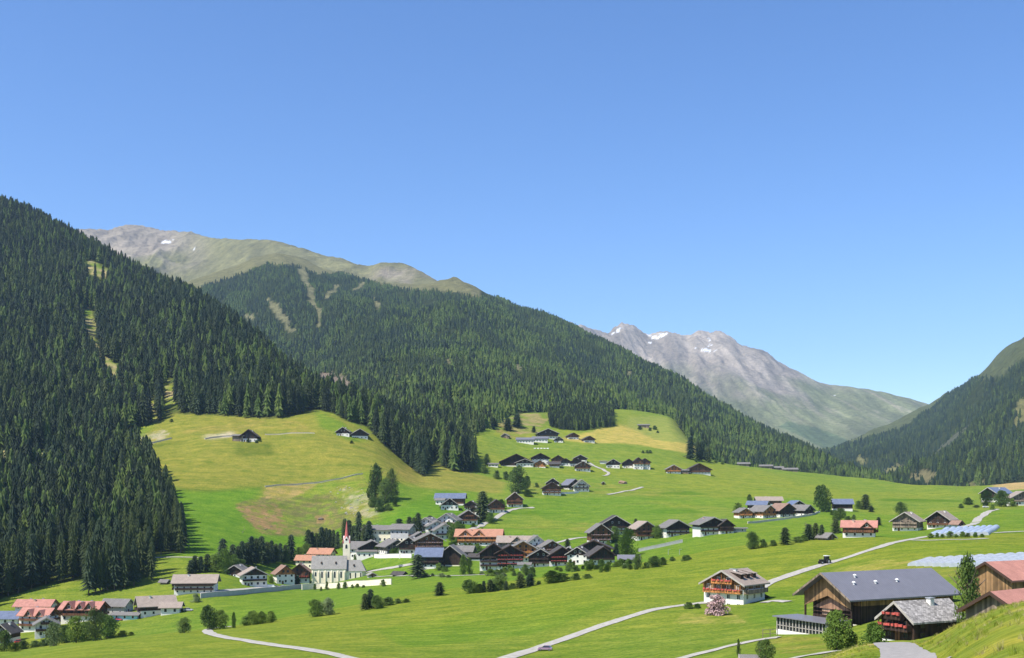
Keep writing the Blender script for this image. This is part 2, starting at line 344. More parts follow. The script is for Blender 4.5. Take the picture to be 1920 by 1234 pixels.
def noiseB(s):
    up=np.clip((s.D-1500)/1500,0,1)*np.clip((s.Dk[None,:,4]-s.D)/700+.15,0,1)
    return (fbm(s.X/420+s.D/1500,s.D/1300,5,61,True)*75+fbm(s.X/110,s.D/160,4,62)*18)*up
TB=Sheet(slope_cols(Bt),6,rows(950,5600,330),noiseB,100,1900)
Ct={-200:(4300,560,6500,470),0:(4300,560,6500,445),150:(4300,590,6600,440),200:(4300,590,6700,442),240:(4300,585,6800,436),300:(4300,580,6700,440),345:(4300,575,6600,441),385:(4300,570,6300,452),430:(4300,560,5900,453),480:(4300,545,5700,453),520:(4350,535,5500,457),560:(4350,535,5400,466),600:(4350,540,5300,479),640:(4300,545,5200,489),690:(4250,550,5100,501),715:(4200,555,5000,497),745:(4200,560,5000,496),780:(4150,565,4900,506),810:(4100,570,4800,522),840:(4050,580,4700,544),860:(4000,590,4650,562),950:(3950,640,4500,620)}
def noiseC(s):
    up=np.clip((s.D-4300)/700,0,1)*np.clip((s.Dk[None,:,4]-s.D)/500+.02,0,1)
    rock=np.clip((420-s.C)/90,0,1)
    r=(fbm(s.X/300,s.D/500,6,71,True)*60*(.35+.65*rock)*np.clip((840-s.C)/90,.08,1))*up
    cr=np.exp(-((s.D-s.Dk[None,:,4])/260)**2)*np.clip((840-s.C)/90,.15,1)
    lo=np.clip((s.D-4300)/700,0,1)*(s.D<s.Dk[None,:,4]+200)
    return r+(fbm(s.X/90,s.D/400,5,72,True)*10*rock+fbm(s.X/90,s.D/200,4,73)*7)*cr+(fbm(s.X/70,s.D/160,5,78,True)*(7+13*rock))*lo
TC=Sheet(slope_cols(Ct,(.15,.6)),3,rows(3800,8200,260),noiseC,-200,950)
Dt={800:(6000,760,8000,560),950:(6000,780,8000,585),1030:(6000,800,8000,599),1060:(6000,805,8100,606),1100:(6000,810,8300,618),1140:(5900,815,8600,629),1155:(5900,815,8700,619),1170:(5900,820,8800,611),1185:(5900,820,8850,615),1200:(5900,820,8900,623),1217:(5900,825,8900,631),1240:(5800,830,8900,625),1270:(5800,835,8800,629),1290:(5800,840,8800,634),1308:(5700,840,8800,624),1330:(5700,845,8800,628),1345:(5600,850,8800,625),1365:(5600,852,8700,633),1390:(5500,855,8600,649),1430:(5500,860,8500,661),1460:(5400,865,8400,681),1490:(5300,865,8300,696),1530:(5200,865,8200,716),1545:(5200,865,8200,721),1600:(5200,862,8100,728),1660:(5200,860,8000,738),1700:(5200,855,7900,748),1740:(5300,850,7800,759),1800:(5500,850,7700,775),1900:(5500,850,7700,795),2100:(5500,850,7700,800)}
def noiseD(s):
    up=np.clip((s.D-5800)/900,0,1)*np.clip((s.Dk[None,:,4]-s.D)/1500+.01,0,1)
    rock=np.clip((1560-s.C)/200,.15,1)
    r=(fbm(s.X/520+s.D/2500,s.D/1300,7,81,True)*130)*up*rock
    cr=np.exp(-((s.D-s.Dk[None,:,4])/260)**2)
    lo=np.clip((s.D-5900)/900,0,1)*np.clip((s.Dk[None,:,4]-s.D)/500+.25,0,1)
    return r+(fbm(s.X/62,s.D/500,4,82,True)*24*rock)*cr+fbm(s.X/120+s.D/900,s.D/300,5,89,True)*(10+26*rock)*lo
TD=Sheet(slope_cols(Dt,(.16,.55)),3,rows(5000,10500,300),noiseD,800,2100)
Et={1400:(3000,960,4600,905),1480:(2900,950,4700,880),1530:(2700,945,4800,858),1560:(2600,940,4900,845),1620:(2400,940,5000,820),1680:(2200,940,5200,795),1740:(2000,940,5300,768),1775:(1900,938,5000,743),1800:(1850,938,4700,734),1828:(1800,935,4500,712),1860:(1750,932,4350,682),1890:(1700,930,4200,657),1920:(1650,928,4100,641),2000:(1600,920,3900,590),2200:(1600,900,3800,500),2500:(1600,880,3800,440),2800:(1600,870,3800,420)}
def noiseE(s):
    up=np.clip((s.D-1700)/900,0,1)*np.clip((s.Dk[None,:,4]-s.D)/600+.12,0,1)
    return (fbm(s.X/380-s.D/900,s.D/1100,5,91,True)*70+fbm(s.X/100,s.D/160,4,92)*14)*up
TE=Sheet(slope_cols(Et,(.25,.62)),6,rows(1250,6600,330),noiseE,1400,2800)
def slopeof(s):
    gz=np.gradient(s.Z,axis=0)/np.gradient(s.D,axis=0);gx=np.gradient(s.Z,axis=1)/np.gradient(s.X,axis=1);return np.hypot(gz,gx)
ALP=(.225,.215,.095);ROCK=(.37,.31,.25);FLOOR=(.05,.066,.022);SNOW=(.85,.87,.9)
TREELINE=[(0,700),(330,556),(400,532),(450,515),(500,494),(560,500),(590,515),(640,512),(700,530),(760,545),(850,548),(900,560),(2000,560),(2000,2000),(0,2000)]
CLEAR_B=[[(575,500),(582,530),(600,570),(602,610),(594,612),(590,575),(572,535),(560,505)],[(500,560),(520,575),(540,605),(555,615),(545,620),(518,598),(495,570)],[(598,698),(625,700),(660,718),(660,745),(635,735),(605,715)],[(640,690),(652,692),(652,706),(642,705)],
 [(735,698),(750,700),(748,708),(736,706)],[(690,520),(680,530),(670,545),(662,545),(672,525)],[(640,530),(615,560),(605,560),(625,530)],[(1082,712),(1094,714),(1095,735),(1086,733)],[(462,590),(478,592),(476,602),(463,600)],[(1450,700),(1450,701),(1451,701)],
 [(1180,690),(1188,692),(1186,702),(1178,700)],[(960,680),(980,686),(978,702),(966,700)],[(840,665),(850,668),(846,690),(838,682)],[(700,555),(712,575),(706,580),(694,560)]]
covB=np.ones(TB.X.shape+(3,))*np.array(FLOOR)
t=fbm(TB.X/260,TB.D/260,4,63);covB=covB*(1+.5*t[...,None])
alp=(~pip(TREELINE,TB.C,TB.P))&(TB.C<900);covB[alp]=np.array(ALP)
for c_ in CLEAR_B: covB[pip(c_,TB.C+fbm(TB.X/60,TB.D/60,3,64)*9,TB.P+fbm(TB.X/60,TB.D/60,3,65)*7)&(TB.D<4300)]=(.26,.25,.12)
covB[pip(CLEAR_B[2],TB.C,TB.P)]=(.34,.27,.20)
sl=slopeof(TC);covC=np.ones(TC.X.shape+(3,))*np.array(ALP)
tt=fbm(TC.X/150,TC.D/220,5,74)
rk=np.clip((405-TC.C)/90,0,1)*np.clip((500-TC.P)/28+tt*1.4,0,1);rk=np.maximum(rk,np.clip((TC.C-680)/40,0,1)*np.clip(tt*2.2-.05,0,1)*np.clip((TC.P-495)/12,0,1)*.9)
covC=lerp(covC,ROCK,rk*.8);covC=covC*(1+.35*fbm(TC.X/60,TC.D/90,4,75)[...,None])
snowC=[[(293,446),(302,452),(318,452),(326,449),(318,457),(303,456)],[(366,462),(372,460),(366,468),(362,472)]]
for c_ in snowC: 
    mm=pip(c_,TC.C,TC.P)&(TC.D<TC.Dk[None,:,4]+200)&(fbm(TC.X/30,TC.D/30,3,76)>-.25);covC[mm]=SNOW
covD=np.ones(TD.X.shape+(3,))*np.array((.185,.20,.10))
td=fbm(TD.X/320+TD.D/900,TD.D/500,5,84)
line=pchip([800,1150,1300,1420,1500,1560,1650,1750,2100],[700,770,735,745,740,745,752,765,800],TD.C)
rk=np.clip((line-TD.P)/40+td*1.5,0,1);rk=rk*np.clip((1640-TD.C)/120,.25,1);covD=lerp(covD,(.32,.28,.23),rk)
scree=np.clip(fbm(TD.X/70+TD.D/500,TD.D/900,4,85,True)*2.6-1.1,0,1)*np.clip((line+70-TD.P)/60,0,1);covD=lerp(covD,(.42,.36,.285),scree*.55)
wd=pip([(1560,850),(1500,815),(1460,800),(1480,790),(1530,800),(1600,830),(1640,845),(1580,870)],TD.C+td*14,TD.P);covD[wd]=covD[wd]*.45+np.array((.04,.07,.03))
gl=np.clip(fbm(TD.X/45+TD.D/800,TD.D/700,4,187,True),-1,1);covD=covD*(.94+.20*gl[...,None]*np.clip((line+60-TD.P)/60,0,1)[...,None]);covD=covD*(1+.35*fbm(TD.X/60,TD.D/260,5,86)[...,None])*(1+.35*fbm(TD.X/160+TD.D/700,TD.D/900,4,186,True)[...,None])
snowD=[[(1143,630),(1163,613),(1168,614),(1152,628)],[(1212,628),(1225,630),(1250,624),(1250,630),(1228,638),(1215,635)],[(1216,638),(1222,640),(1220,646)],[(1298,650),(1318,655),(1330,653),(1348,657),(1336,661),(1318,659)],[(1330,627),(1334,628),(1333,652),(1329,652)],[(1562,740),(1568,741),(1566,744)]]
for c_ in snowD:
    mm=pip(c_,TD.C+fbm(TD.X/40,TD.D/40,3,88)*4,TD.P+fbm(TD.X/40,TD.D/40,3,87)*3)&(TD.D<TD.Dk[None,:,4]+250);mm&=fbm(TD.X/28,TD.D/60,3,188)>-.12;covD[mm]=SNOW
covE=np.ones(TE.X.shape+(3,))*np.array(FLOOR)
TREE_E=[(1400,870),(1560,846),(1700,800),(1735,778),(1775,750),(1800,736),(1828,712),(1850,712),(1875,705),(1905,680),(1935,662),(2050,610),(2800,520),(2800,1300),(1400,1300)]
CLEAR_E=[[(1700,906),(1712,885),(1735,880),(1758,888),(1745,908)],[(1905,752),(1925,740),(1925,800),(1900,800)],[(1605,850),(1620,858),(1625,870),(1605,866)],[(1655,880),(1685,868),(1700,872),(1670,890)],[(1745,850),(1790,815),(1825,790),(1828,795),(1790,825),(1760,850),(1745,870)],[(1640,905),(1700,905),(1700,915),(1640,912)],[(1820,905),(1850,900),(1850,915),(1820,916)]]
te=fbm(TE.X/300,TE.D/300,4,93);covE=covE*(1+.4*te[...,None])
covE[~pip(TREE_E,TE.C+te*14,TE.P+te*9)]=(.125,.145,.058)
for c_ in CLEAR_E: covE[pip(c_,TE.C,TE.P)]=(.27,.26,.10)
covE[pip(CLEAR_E[0],TE.C,TE.P)]=(.28,.25,.12);covE[pip(CLEAR_E[4],TE.C,TE.P)]=(.15,.16,.10)
m_m,nt_,b_=newmat('mountain')
geo=nd(nt_,'ShaderNodeNewGeometry');at=nd(nt_,'ShaderNodeAttribute',attribute_name='cover')
n1=noise_n(nt_,.03,10,geo.outputs['Position'],.8)
c=mix(nt_,1.0,at.outputs['Color'],ramp(nt_,n1.outputs[0],[(.34,(.62,.63,.64)),(.66,(1.36,1.34,1.31))]).outputs[0],'MULTIPLY')
nt_.links.new(c,b_.inputs['Base Color']);b_.inputs['Roughness'].default_value=1;b_.inputs['Specular IOR Level'].default_value=.05
bump(nt_,b_,n1.outputs[0],1,26)
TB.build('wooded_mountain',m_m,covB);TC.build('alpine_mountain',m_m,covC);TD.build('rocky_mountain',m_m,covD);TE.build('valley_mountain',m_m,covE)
# ------------------------------------------------------------------ foliage
def leafmat(name,a,b,c,trans=0.0,sc=1.2):
    if 'needles' in name: a,b,c=[tuple(v*.76 for v in q) for q in(a,b,c)]
    m,nt,bs=newmat(name)
    oi=nd(nt,'ShaderNodeObjectInfo');tc=nd(nt,'ShaderNodeTexCoord')
    n=noise_n(nt,sc,2,tc.outputs['Object'])
    col=ramp(nt,oi.outputs['Random'],[(0,a),(.5,b),(1,c)]).outputs[0]
    col=mix(nt,1.0,col,ramp(nt,n.outputs[0],[(.3,(.7,.75,.7)),(.7,(1.3,1.25,1.2))]).outputs[0],'MULTIPLY')
    nt.links.new(col,bs.inputs['Base Color']);bs.inputs['Roughness'].default_value=.7;bs.inputs['Specular IOR Level'].default_value=.15
    if trans:
        t=nd(nt,'ShaderNodeBsdfTranslucent');nt.links.new(col,t.inputs[0]);ms=nd(nt,'ShaderNodeMixShader');ms.inputs[0].default_value=trans
        nt.links.new(bs.outputs[0],ms.inputs[1]);nt.links.new(t.outputs[0],ms.inputs[2]);nt.links.new(ms.outputs[0],nt.nodes['Material Output'].inputs[0])
    return m
M_SPR=leafmat('spruce_needles',(.027,.044,.014),(.042,.064,.018),(.066,.088,.022),0,.5)
M_SPD=leafmat('dark_spruce_needles',(.012,.023,.010),(.020,.034,.013),(.032,.048,.016),0,.5)
M_SPL=leafmat('light_spruce_needles',(.042,.066,.018),(.058,.086,.021),(.08,.11,.025),0,.5)
M_SPB=leafmat('blue_green_needles',(.020,.038,.018),(.031,.053,.023),(.048,.072,.028),0,.5)
M_LAR=leafmat('larch_needles',(.075,.125,.028),(.10,.155,.032),(.13,.18,.036),.15,.5)
M_DEC=leafmat('leaves',(.085,.150,.024),(.115,.185,.030),(.15,.215,.035),.3,1.5)
M_DK=leafmat('dark_leaves',(.060,.105,.022),(.082,.132,.028),(.11,.165,.036),.25,1.5)
M_WIL=leafmat('grey_green_leaves',(.13,.18,.07),(.16,.21,.085),(.19,.24,.10),.25,1.5)
M_BARK,_n,_b=newmat('bark');_b.inputs['Base Color'].default_value=(.12,.09,.07,1)
def spruce_mesh(seed,tiers,nb,h=24.,r=3.6,base=.08,mats=None,jag=.28,trunk=True,name='spruce',blunt=.66):
    rnd=random.Random(seed);V=[];Fc=[];MI=[]
    if trunk:
        for k in range(6): V.append((math.cos(k*1.047)*.28,math.sin(k*1.047)*.28,-1))
        V.append((0,0,h*.9));
        for k in range(6): Fc.append((k,(k+1)%6,6));MI.append(1)
    z0=h*base
    for t in range(tiers):
        f=t/tiers; zc=z0+(h-z0)*(f**.92); rr=r*(1-f)**blunt*(rnd.uniform(.85,1.12))+.25
        th=(h-z0)/tiers*1.9; off=rnd.random()*6
        c=len(V);V.append((0,0,min(zc+th,h*1.0)))
        ring=[]
        for k in range(nb*2):
            a=off+math.pi*k/nb+rnd.uniform(-.12,.12)
            q=rr*(rnd.uniform(1-jag,1+jag*.6) if k%2==0 else rnd.uniform(.38,.58))
            V.append((math.cos(a)*q,math.sin(a)*q,zc-(rnd.uniform(.1,.9) if k%2==0 else -.5)*th*.35))
        for k in range(nb*2):
            Fc.append((c,c+1+k,c+1+(k+1)%(nb*2)));MI.append(0)
    return mesh(name,V,Fc,[mats or M_SPR,M_BARK],MI)
def leafball(rnd,V,Fc,cx,cy,cz,rx,ry,rz,n,s):
    for _ in range(n):
        # random direction, biased to the shell
        u=rnd.uniform(-1,1);a=rnd.uniform(0,6.2832);q=math.sqrt(1-u*u);rad=rnd.random()**.35
        x=cx+rx*q*math.cos(a)*rad;y=cy+ry*q*math.sin(a)*rad;z=cz+rz*u*rad
        d1=Vector((rnd.gauss(0,1),rnd.gauss(0,1),rnd.gauss(0,1))).normalized();d2=d1.orthogonal().normalized()
        ss=s*rnd.uniform(.6,1.4);k=len(V)
        V+= [(x+d1.x*ss,y+d1.y*ss,z+d1.z*ss),(x+d2.x*ss*.8,y+d2.y*ss*.8,z+d2.z*ss*.8),(x-d1.x*ss,y-d1.y*ss,z-d1.z*ss),(x-d2.x*ss*.8,y-d2.y*ss*.8,z-d2.z*ss*.8)]
        Fc.append((k,k+1,k+2,k+3))
def crown_mesh(seed,w,h,z0,n=1500,s=.35,clumps=14,mat=None,narrow=False,dome=False,name='crown'):
    rnd=random.Random(seed);V=[];Fc=[]
    for c in range(clumps):
        f=(c+.5)/clumps; zz=z0+(h-z0)*(.06+.84*f)
        env=(math.sin(math.pi*(.20+.74*f))**.7 if not dome else math.sqrt(max(.05,1-(f*.93)**2))) if not narrow else (1-f)**.7*.9+.1
        a=rnd.uniform(0,6.28)+c*2.4;rr=w*.5*env*rnd.uniform(.2,.62)
        cr=w*.5*env*rnd.uniform(.36,.56)+.05*w
        leafball(rnd,V,Fc,math.cos(a)*rr,math.sin(a)*rr,zz,cr,cr,cr*rnd.uniform(.6,.9)*min(1.0,h/w if w>0 else 1),n//clumps,s)
    return mesh(name,V,Fc,[mat or M_DEC])
def trunk_mesh(seed,h,r,w,name='trunk'):
    rnd=random.Random(seed);m=MB();m.tube((0,0,-1.0),(0,0,h*.55),r,r*.6,8);m.tube((0,0,h*.55),(rnd.uniform(-.2,.2)*w*.3,0,h*.85),r*.6,r*.15,6)
    for k in range(6):
        a=k*1.1+rnd.random();z=h*rnd.uniform(.25,.6);m.tube((0,0,z),(math.cos(a)*w*.3,math.sin(a)*w*.3,z+h*rnd.uniform(.15,.3)),r*.4,r*.1,5)
    return mesh(name,m.V,m.F,[M_BARK])
# ---- forests as masses: one object each, trees set out on its points
pc=bpy.data.collections.new('forest_tree_kinds')
def proto(me):
    o=bpy.data.objects.new(me.name,me);pc.objects.link(o);return o
NEARP=[spruce_mesh(s,11,8,mats=m,name='forest_spruce',h=24,r=rr) for s,m,rr in ((1,M_SPD,4.2),(2,M_SPD,3.5),(3,M_SPR,4.6),(4,M_SPB,3.9))]+[spruce_mesh(5,8,7,mats=M_LAR,name='forest_larch',h=22,r=4.4,jag=.45),spruce_mesh(6,10,8,mats=M_SPL,name='forest_spruce',h=23,r=4.3)]
def forest_group(name,protos):
    col=bpy.data.collections.new(name+'_kinds')
    for me in protos:
        o=bpy.data.objects.new(me.name,me);col.objects.link(o)
    ng=bpy.data.node_groups.new(name,'GeometryNodeTree')
    ng.interface.new_socket('Geometry',in_out='INPUT',socket_type='NodeSocketGeometry');ng.interface.new_socket('Geometry',in_out='OUTPUT',socket_type='NodeSocketGeometry')
    gi=ng.nodes.new('NodeGroupInput');go=ng.nodes.new('NodeGroupOutput');ip=ng.nodes.new('GeometryNodeInstanceOnPoints');ci=ng.nodes.new('GeometryNodeCollectionInfo')
    ci.inputs['Collection'].default_value=col;ci.inputs['Separate Children'].default_value=True;ci.inputs['Reset Children'].default_value=True
    def attr(n,t):
        a=ng.nodes.new('GeometryNodeInputNamedAttribute');a.data_type=t;a.inputs['Name'].default_value=n;return a.outputs[0]
    ip.inputs['Pick Instance'].default_value=True
    l=ng.links.new;l(gi.outputs[0],ip.inputs['Points']);l(ci.outputs[0],ip.inputs['Instance'])
    l(attr('kind','INT'),ip.inputs['Instance Index']);l(attr('rot','FLOAT_VECTOR'),ip.inputs['Rotation']);l(attr('size','FLOAT_VECTOR'),ip.inputs['Scale'])
    l(ip.outputs[0],go.inputs[0]);return ng
def forest(name,pts,kinds,sizes,protos,label):
    me=bpy.data.meshes.new(name);n=len(pts);me.vertices.add(n);me.vertices.foreach_set('co',np.asarray(pts,np.float32).ravel())
    a=me.attributes.new('kind','INT','POINT');a.data.foreach_set('value',np.asarray(kinds,np.int32))
    a=me.attributes.new('rot','FLOAT_VECTOR','POINT');r=np.zeros((n,3),np.float32);r[:,2]=RNG.random(n)*6.28;r[:,0]=RNG.normal(0,.02,n);a.data.foreach_set('vector',r.ravel())
    a=me.attributes.new('size','FLOAT_VECTOR','POINT');s=np.zeros((n,3),np.float32);s[:,0]=s[:,1]=sizes*RNG.uniform(.85,1.15,n);s[:,2]=sizes;a.data.foreach_set('vector',s.ravel())
    o=link(name,me);md=o.modifiers.new('trees','NODES');md.node_group=forest_group(name,protos)
    return tag(o,label,'forest',kind='stuff')
def scatter(sh,spacing,x0,x1,d0,d1,test,jit=.5):
    """jittered grid over the ground; test(px,py,d,x)->mask"""
    gx=np.arange(x0,x1,spacing);gy=np.arange(d0,d1,spacing);X,Y=np.meshgrid(gx,gy)
    X=X+RNG.uniform(-jit,jit,X.shape)*spacing;Y=Y+RNG.uniform(-jit,jit,Y.shape)*spacing
    X=X.ravel();Y=Y.ravel();px=CX+FOC*X/Y;k=(px>sh.c[0]+2)&(px<sh.c[-1]-2)&(px>-420)&(px<2350);X=X[k];Y=Y[k];px=px[k]
    Z=sh.z(px,Y);py=HOR-FOC*Z/Y;m=test(px,py,Y,X);return np.stack([X[m],Y[m],Z[m]-.3],1),px[m],py[m]
ridgeA=lambda px,off: pchip(TA.c,TA.Dk[:,12],px)+off
def testA(px,py,d,x):
    m=pip(FOREST_A,px,py)&(d>470)&(d<ridgeA(px,120))
    back=(d>ridgeA(px,-10))&(d<ridgeA(px,220))&(px<880)&(px<820);m|=back
    for c in CLEAR_A:
        for k in(0,10,20,30): m&=~(pip(c,px+fbm(x/20,d/20,3,141)*16,py-k+fbm(x/20,d/20,3,142)*12)&(RNG.random(len(px))<(1 if k==0 else .8)))
    m&=fbm(x/28,d/28,3,101)>-.62+.0*x
    return m
pA,pxA,pyA=scatter(TA,5.7,-1200,200,500,2150,testA)
# trees of the near forest front that show largest stand as individuals (built further down)
def tall(n): return np.clip(RNG.normal(.98,.24,n),.35,1.45)
# visible front of the wood = the nearest trees along each bearing
front=np.zeros(len(pA),bool)
bins=((pxA+60)/9).astype(int)
for b in range(0,int(460/9)):
    idx=np.nonzero((bins==b)&(pxA>-60)&(pxA<345))[0]
    if len(idx)==0: continue
    front[idx[np.argsort(pA[idx,1])[:5]]]=True
FRONT=pA[front]; rest=~front
pA=pA[rest];pxA=pxA[rest]
kA=RNG.integers(0,4,len(pA));pt=fbm(pA[:,0]/45,pA[:,1]/70,4,112)+RNG.normal(0,.28,len(pA));kA=np.where(pt<-.12,RNG.integers(0,2,len(pA)),np.where(pt>.30,5,kA));lar=fbm(pA[:,0]/60,pA[:,1]/60,3,111)+RNG.normal(0,.25,len(pA));kA[lar>.40]=4
szA=tall(len(pA))*np.clip(1.08-np.clip((pA[:,2]-250)/600,0,.35),.6,1.1)
forest('near_forest',pA,kA,szA,NEARP,'dense dark spruce forest covering the steep near slope on the left')
FARP=[spruce_mesh(s,5,5,mats=m,name='distant_spruce',h=20,r=rr,trunk=False) for s,m,rr in ((11,M_SPD,4.6),(12,M_SPR,4.3),(13,M_SPB,4.9))]+[spruce_mesh(15,4,5,mats=M_LAR,name='distant_larch',h=17,r=4.6,trunk=False),spruce_mesh(16,5,5,mats=M_SPL,name='distant_spruce',h=19,r=4.6,trunk=False)]
def vis_B(px,d): return d<pchip(TB.c,TB.Dk[:,4],px)+120
def testB(px,py,d,x):
    m=pip(TREELINE,px,py)&(d>1250)&vis_B(px,d)
    for c in CLEAR_B:
        for k in(0,6,12): m&=~(pip(c,px+fbm(x/60,d/60,3,64)*12,py-k+fbm(x/60,d/60,3,65)*10)&(RNG.random(len(px))<.88))
    zA_=TA.z(px,d);m&=(TB.z(px,d)>zA_-2)|(d>2900)
    # thinner and patchier towards the tree line
    top=np.clip(1-(py-480)/90,0,1)*(px<900)
    m&=RNG.random(len(px))>top*.45
    m&=fbm(x/45,d/60,3,121)+RNG.normal(0,.1,len(px))>-.42
    return m
pB,pxB,pyB=scatter(TB,7.4,-1500,1500,1250,4400,testB)
kB=RNG.integers(0,3,len(pB));lar=fbm(pB[:,0]/110,pB[:,1]/110,4,131)+RNG.normal(0,.22,len(pB));pt=fbm(pB[:,0]/80,pB[:,1]/130,4,132)+RNG.normal(0,.25,len(pB));kB=np.where(pt<.0,0,np.where(pt>.36,4,kB));kB[lar>.42]=3
szB=.82*tall(len(pB))*np.clip(1.2-pB[:,2]/1500,.55,1.2)
forest('hillside_forest',pB,kB,szB,FARP,'spruce and larch forest covering the second mountain behind the village')
def testE(px,py,d,x):
    t=fbm(x/300,d/300,4,93)
    m=pip(TREE_E,px+t*14,py+t*9)&(d>1500)&(d<pchip(TE.c,TE.Dk[:,4],px)+60)
    for c in CLEAR_E:
        for k in(0,8): m&=~(pip(c,px+fbm(x/60,d/60,3,64)*14,py-k+fbm(x/60,d/60,3,65)*12)&(RNG.random(len(px))<.75))
    m&=(TE.z(px,d)>TA.z(px,np.minimum(d,2900))-2)|(d>2900)
    m&=fbm(x/50,d/60,3,122)+RNG.normal(0,.1,len(px))>-.36
    return m
pE,pxE,pyE=scatter(TE,10.5,600,3500,1500,5200,testE)
kE=RNG.integers(0,3,len(pE));lar=fbm(pE[:,0]/110,pE[:,1]/110,4,133)+RNG.normal(0,.25,len(pE));kE[lar>-.08]=4;kE[lar>.26]=3
forest('valley_forest',pE,kE,tall(len(pE))*np.clip(.9-pE[:,2]/2000,.5,.9),FARP,'hazy blue green forest on the steep mountain at the right edge')
print('forest counts',len(pA),len(FRONT),len(pB),len(pE))
# ------------------------------------------------------------------ building materials
def surf(name,col,kind=None,rough=.85,var=.25,scale=1.0):
    m,nt,b=newmat(name);tc=nd(nt,'ShaderNodeTexCoord');b.inputs['Roughness'].default_value=rough
    n=noise_n(nt,.6*scale,4,tc.outputs['Object'])
    lo=tuple(c*(1-var) for c in col);hi=tuple(min(1,c*(1+var)) for c in col)
    c=ramp(nt,n.outputs[0],[(.3,lo),(.7,hi)]).outputs[0]
    h=n.outputs[0]
    if kind in('planks','tiles','seams','shingle'):
        sep=nd(nt,'ShaderNodeSeparateXYZ');nt.links.new(tc.outputs['Object'],sep.inputs[0])
        if kind=='planks':
            ad=nd(nt,'ShaderNodeMath',operation='ADD');nt.links.new(sep.outputs[0],ad.inputs[0]);nt.links.new(sep.outputs[1],ad.inputs[1])
            mu=nd(nt,'ShaderNodeMath',operation='MULTIPLY');nt.links.new(ad.outputs[0],mu.inputs[0]);mu.inputs[1].default_value=3.2
            fl=nd(nt,'ShaderNodeMath',operation='FLOOR');nt.links.new(mu.outputs[0],fl.inputs[0])
            wn=nd(nt,'ShaderNodeTexWhiteNoise',noise_dimensions='1D');nt.links.new(fl.outputs[0],wn.inputs['W'])
            c=mix(nt,1.0,c,ramp(nt,wn.outputs['Value'],[(0,(.55,.55,.55)),(1,(1.45,1.4,1.35))]).outputs[0],'MULTIPLY')
        elif kind=='seams':
            mu=nd(nt,'ShaderNodeMath',operation='MULTIPLY');nt.links.new(sep.outputs[1],mu.inputs[0]);mu.inputs[1].default_value=1.7
            fr=nd(nt,'ShaderNodeMath',operation='FRACT');nt.links.new(mu.outputs[0],fr.inputs[0])
            c=mix(nt,1.0,c,ramp(nt,fr.outputs[0],[(.0,(.7,.7,.7)),(.12,(1,1,1)),(.9,(1.08,1.08,1.08)),(1,(.8,.8,.8))]).outputs[0],'MULTIPLY')
        else:
            br=nd(nt,'ShaderNodeTexBrick');br.inputs['Scale'].default_value=1.6 if kind=='tiles' else 1.1
            cb=nd(nt,'ShaderNodeCombineXYZ');nt.links.new(sep.outputs[1],cb.inputs[0]);nt.links.new(sep.outputs[0],cb.inputs[1]);nt.links.new(cb.outputs[0],br.inputs['Vector'])
            k=.8 if kind=='tiles' else .5
            br.inputs['Color1'].default_value=(k,k,k,1);br.inputs['Color2'].default_value=(2-k-.3,2-k-.3,2-k-.3,1);br.inputs['Mortar'].default_value=(.55,.55,.55,1);br.inputs['Mortar Size'].default_value=.03
            c=mix(nt,1.0,c,br.outputs[0],'MULTIPLY')
    nt.links.new(c,b.inputs['Base Color']);bump(nt,b,h,.3,.05);return m
MW=surf('white_plaster',(.72,.69,.62),var=.07);MCR=surf('cream_plaster',(.80,.71,.53),var=.10);MGY=surf('grey_plaster',(.42,.41,.39),var=.12);MTQ=surf('turquoise_plaster',(.35,.60,.60),var=.08)
MPINK=surf('pink_plaster',(.55,.36,.27),var=.1)
WD=surf('dark_timber',(.040,.024,.017),'planks',var=.3);WB=surf('brown_timber',(.13,.060,.030),'planks',var=.3);WO=surf('orange_timber',(.38,.16,.05),'planks',var=.2);WG=surf('weathered_timber',(.20,.16,.12),'planks',var=.3);WY=surf('golden_timber',(.215,.13,.062),'planks',var=.35)
RR=surf('red_tiles',(.50,.235,.18),'tiles',var=.15);RO=surf('orange_tiles',(.50,.25,.155),'tiles',var=.12);RT=surf('tan_tiles',(.37,.30,.245),'tiles',var=.12);RCH=surf('church_shingles',(.33,.31,.28),'tiles',var=.15);RG=surf('grey_tiles',(.21,.195,.18),'tiles',var=.15);RD=surf('dark_tiles',(.085,.075,.07),'tiles',var=.2)
RS=surf('standing_seam_roof',(.15,.15,.17),'seams',rough=.45,var=.08);RH=surf('old_shingles',(.33,.31,.29),'shingle',var=.35,scale=3);RB=surf('solar_panels',(.17,.20,.28),'tiles',rough=.2,var=.15);RBR=surf('brown_tiles',(.30,.19,.14),'tiles',var=.15)
M_FR=surf('white_frame',(.78,.77,.74),var=.03);M_FD=surf('dark_frame',(.06,.035,.025),var=.1)
M_GL,_n,_b=newmat('window_glass');_b.inputs['Base Color'].default_value=(.02,.025,.03,1);_b.inputs['Roughness'].default_value=.12;_b.inputs['Specular IOR Level'].default_value=.5
M_PALE=surf('silvered_board',(.36,.33,.29),var=.2)
M_FL=surf('red_flowers',(.40,.075,.06),var=.5,scale=6);M_PK=surf('pink_flowers',(.40,.27,.26),var=.4,scale=6)
M_MET=surf('grey_metal',(.30,.31,.32),rough=.4,var=.1);M_BLK=surf('black_rubber',(.02,.02,.02),var=.1);M_CON=surf('concrete',(.45,.43,.40),var=.15);M_STO=surf('field_stone',(.50,.46,.38),var=.4,scale=4)
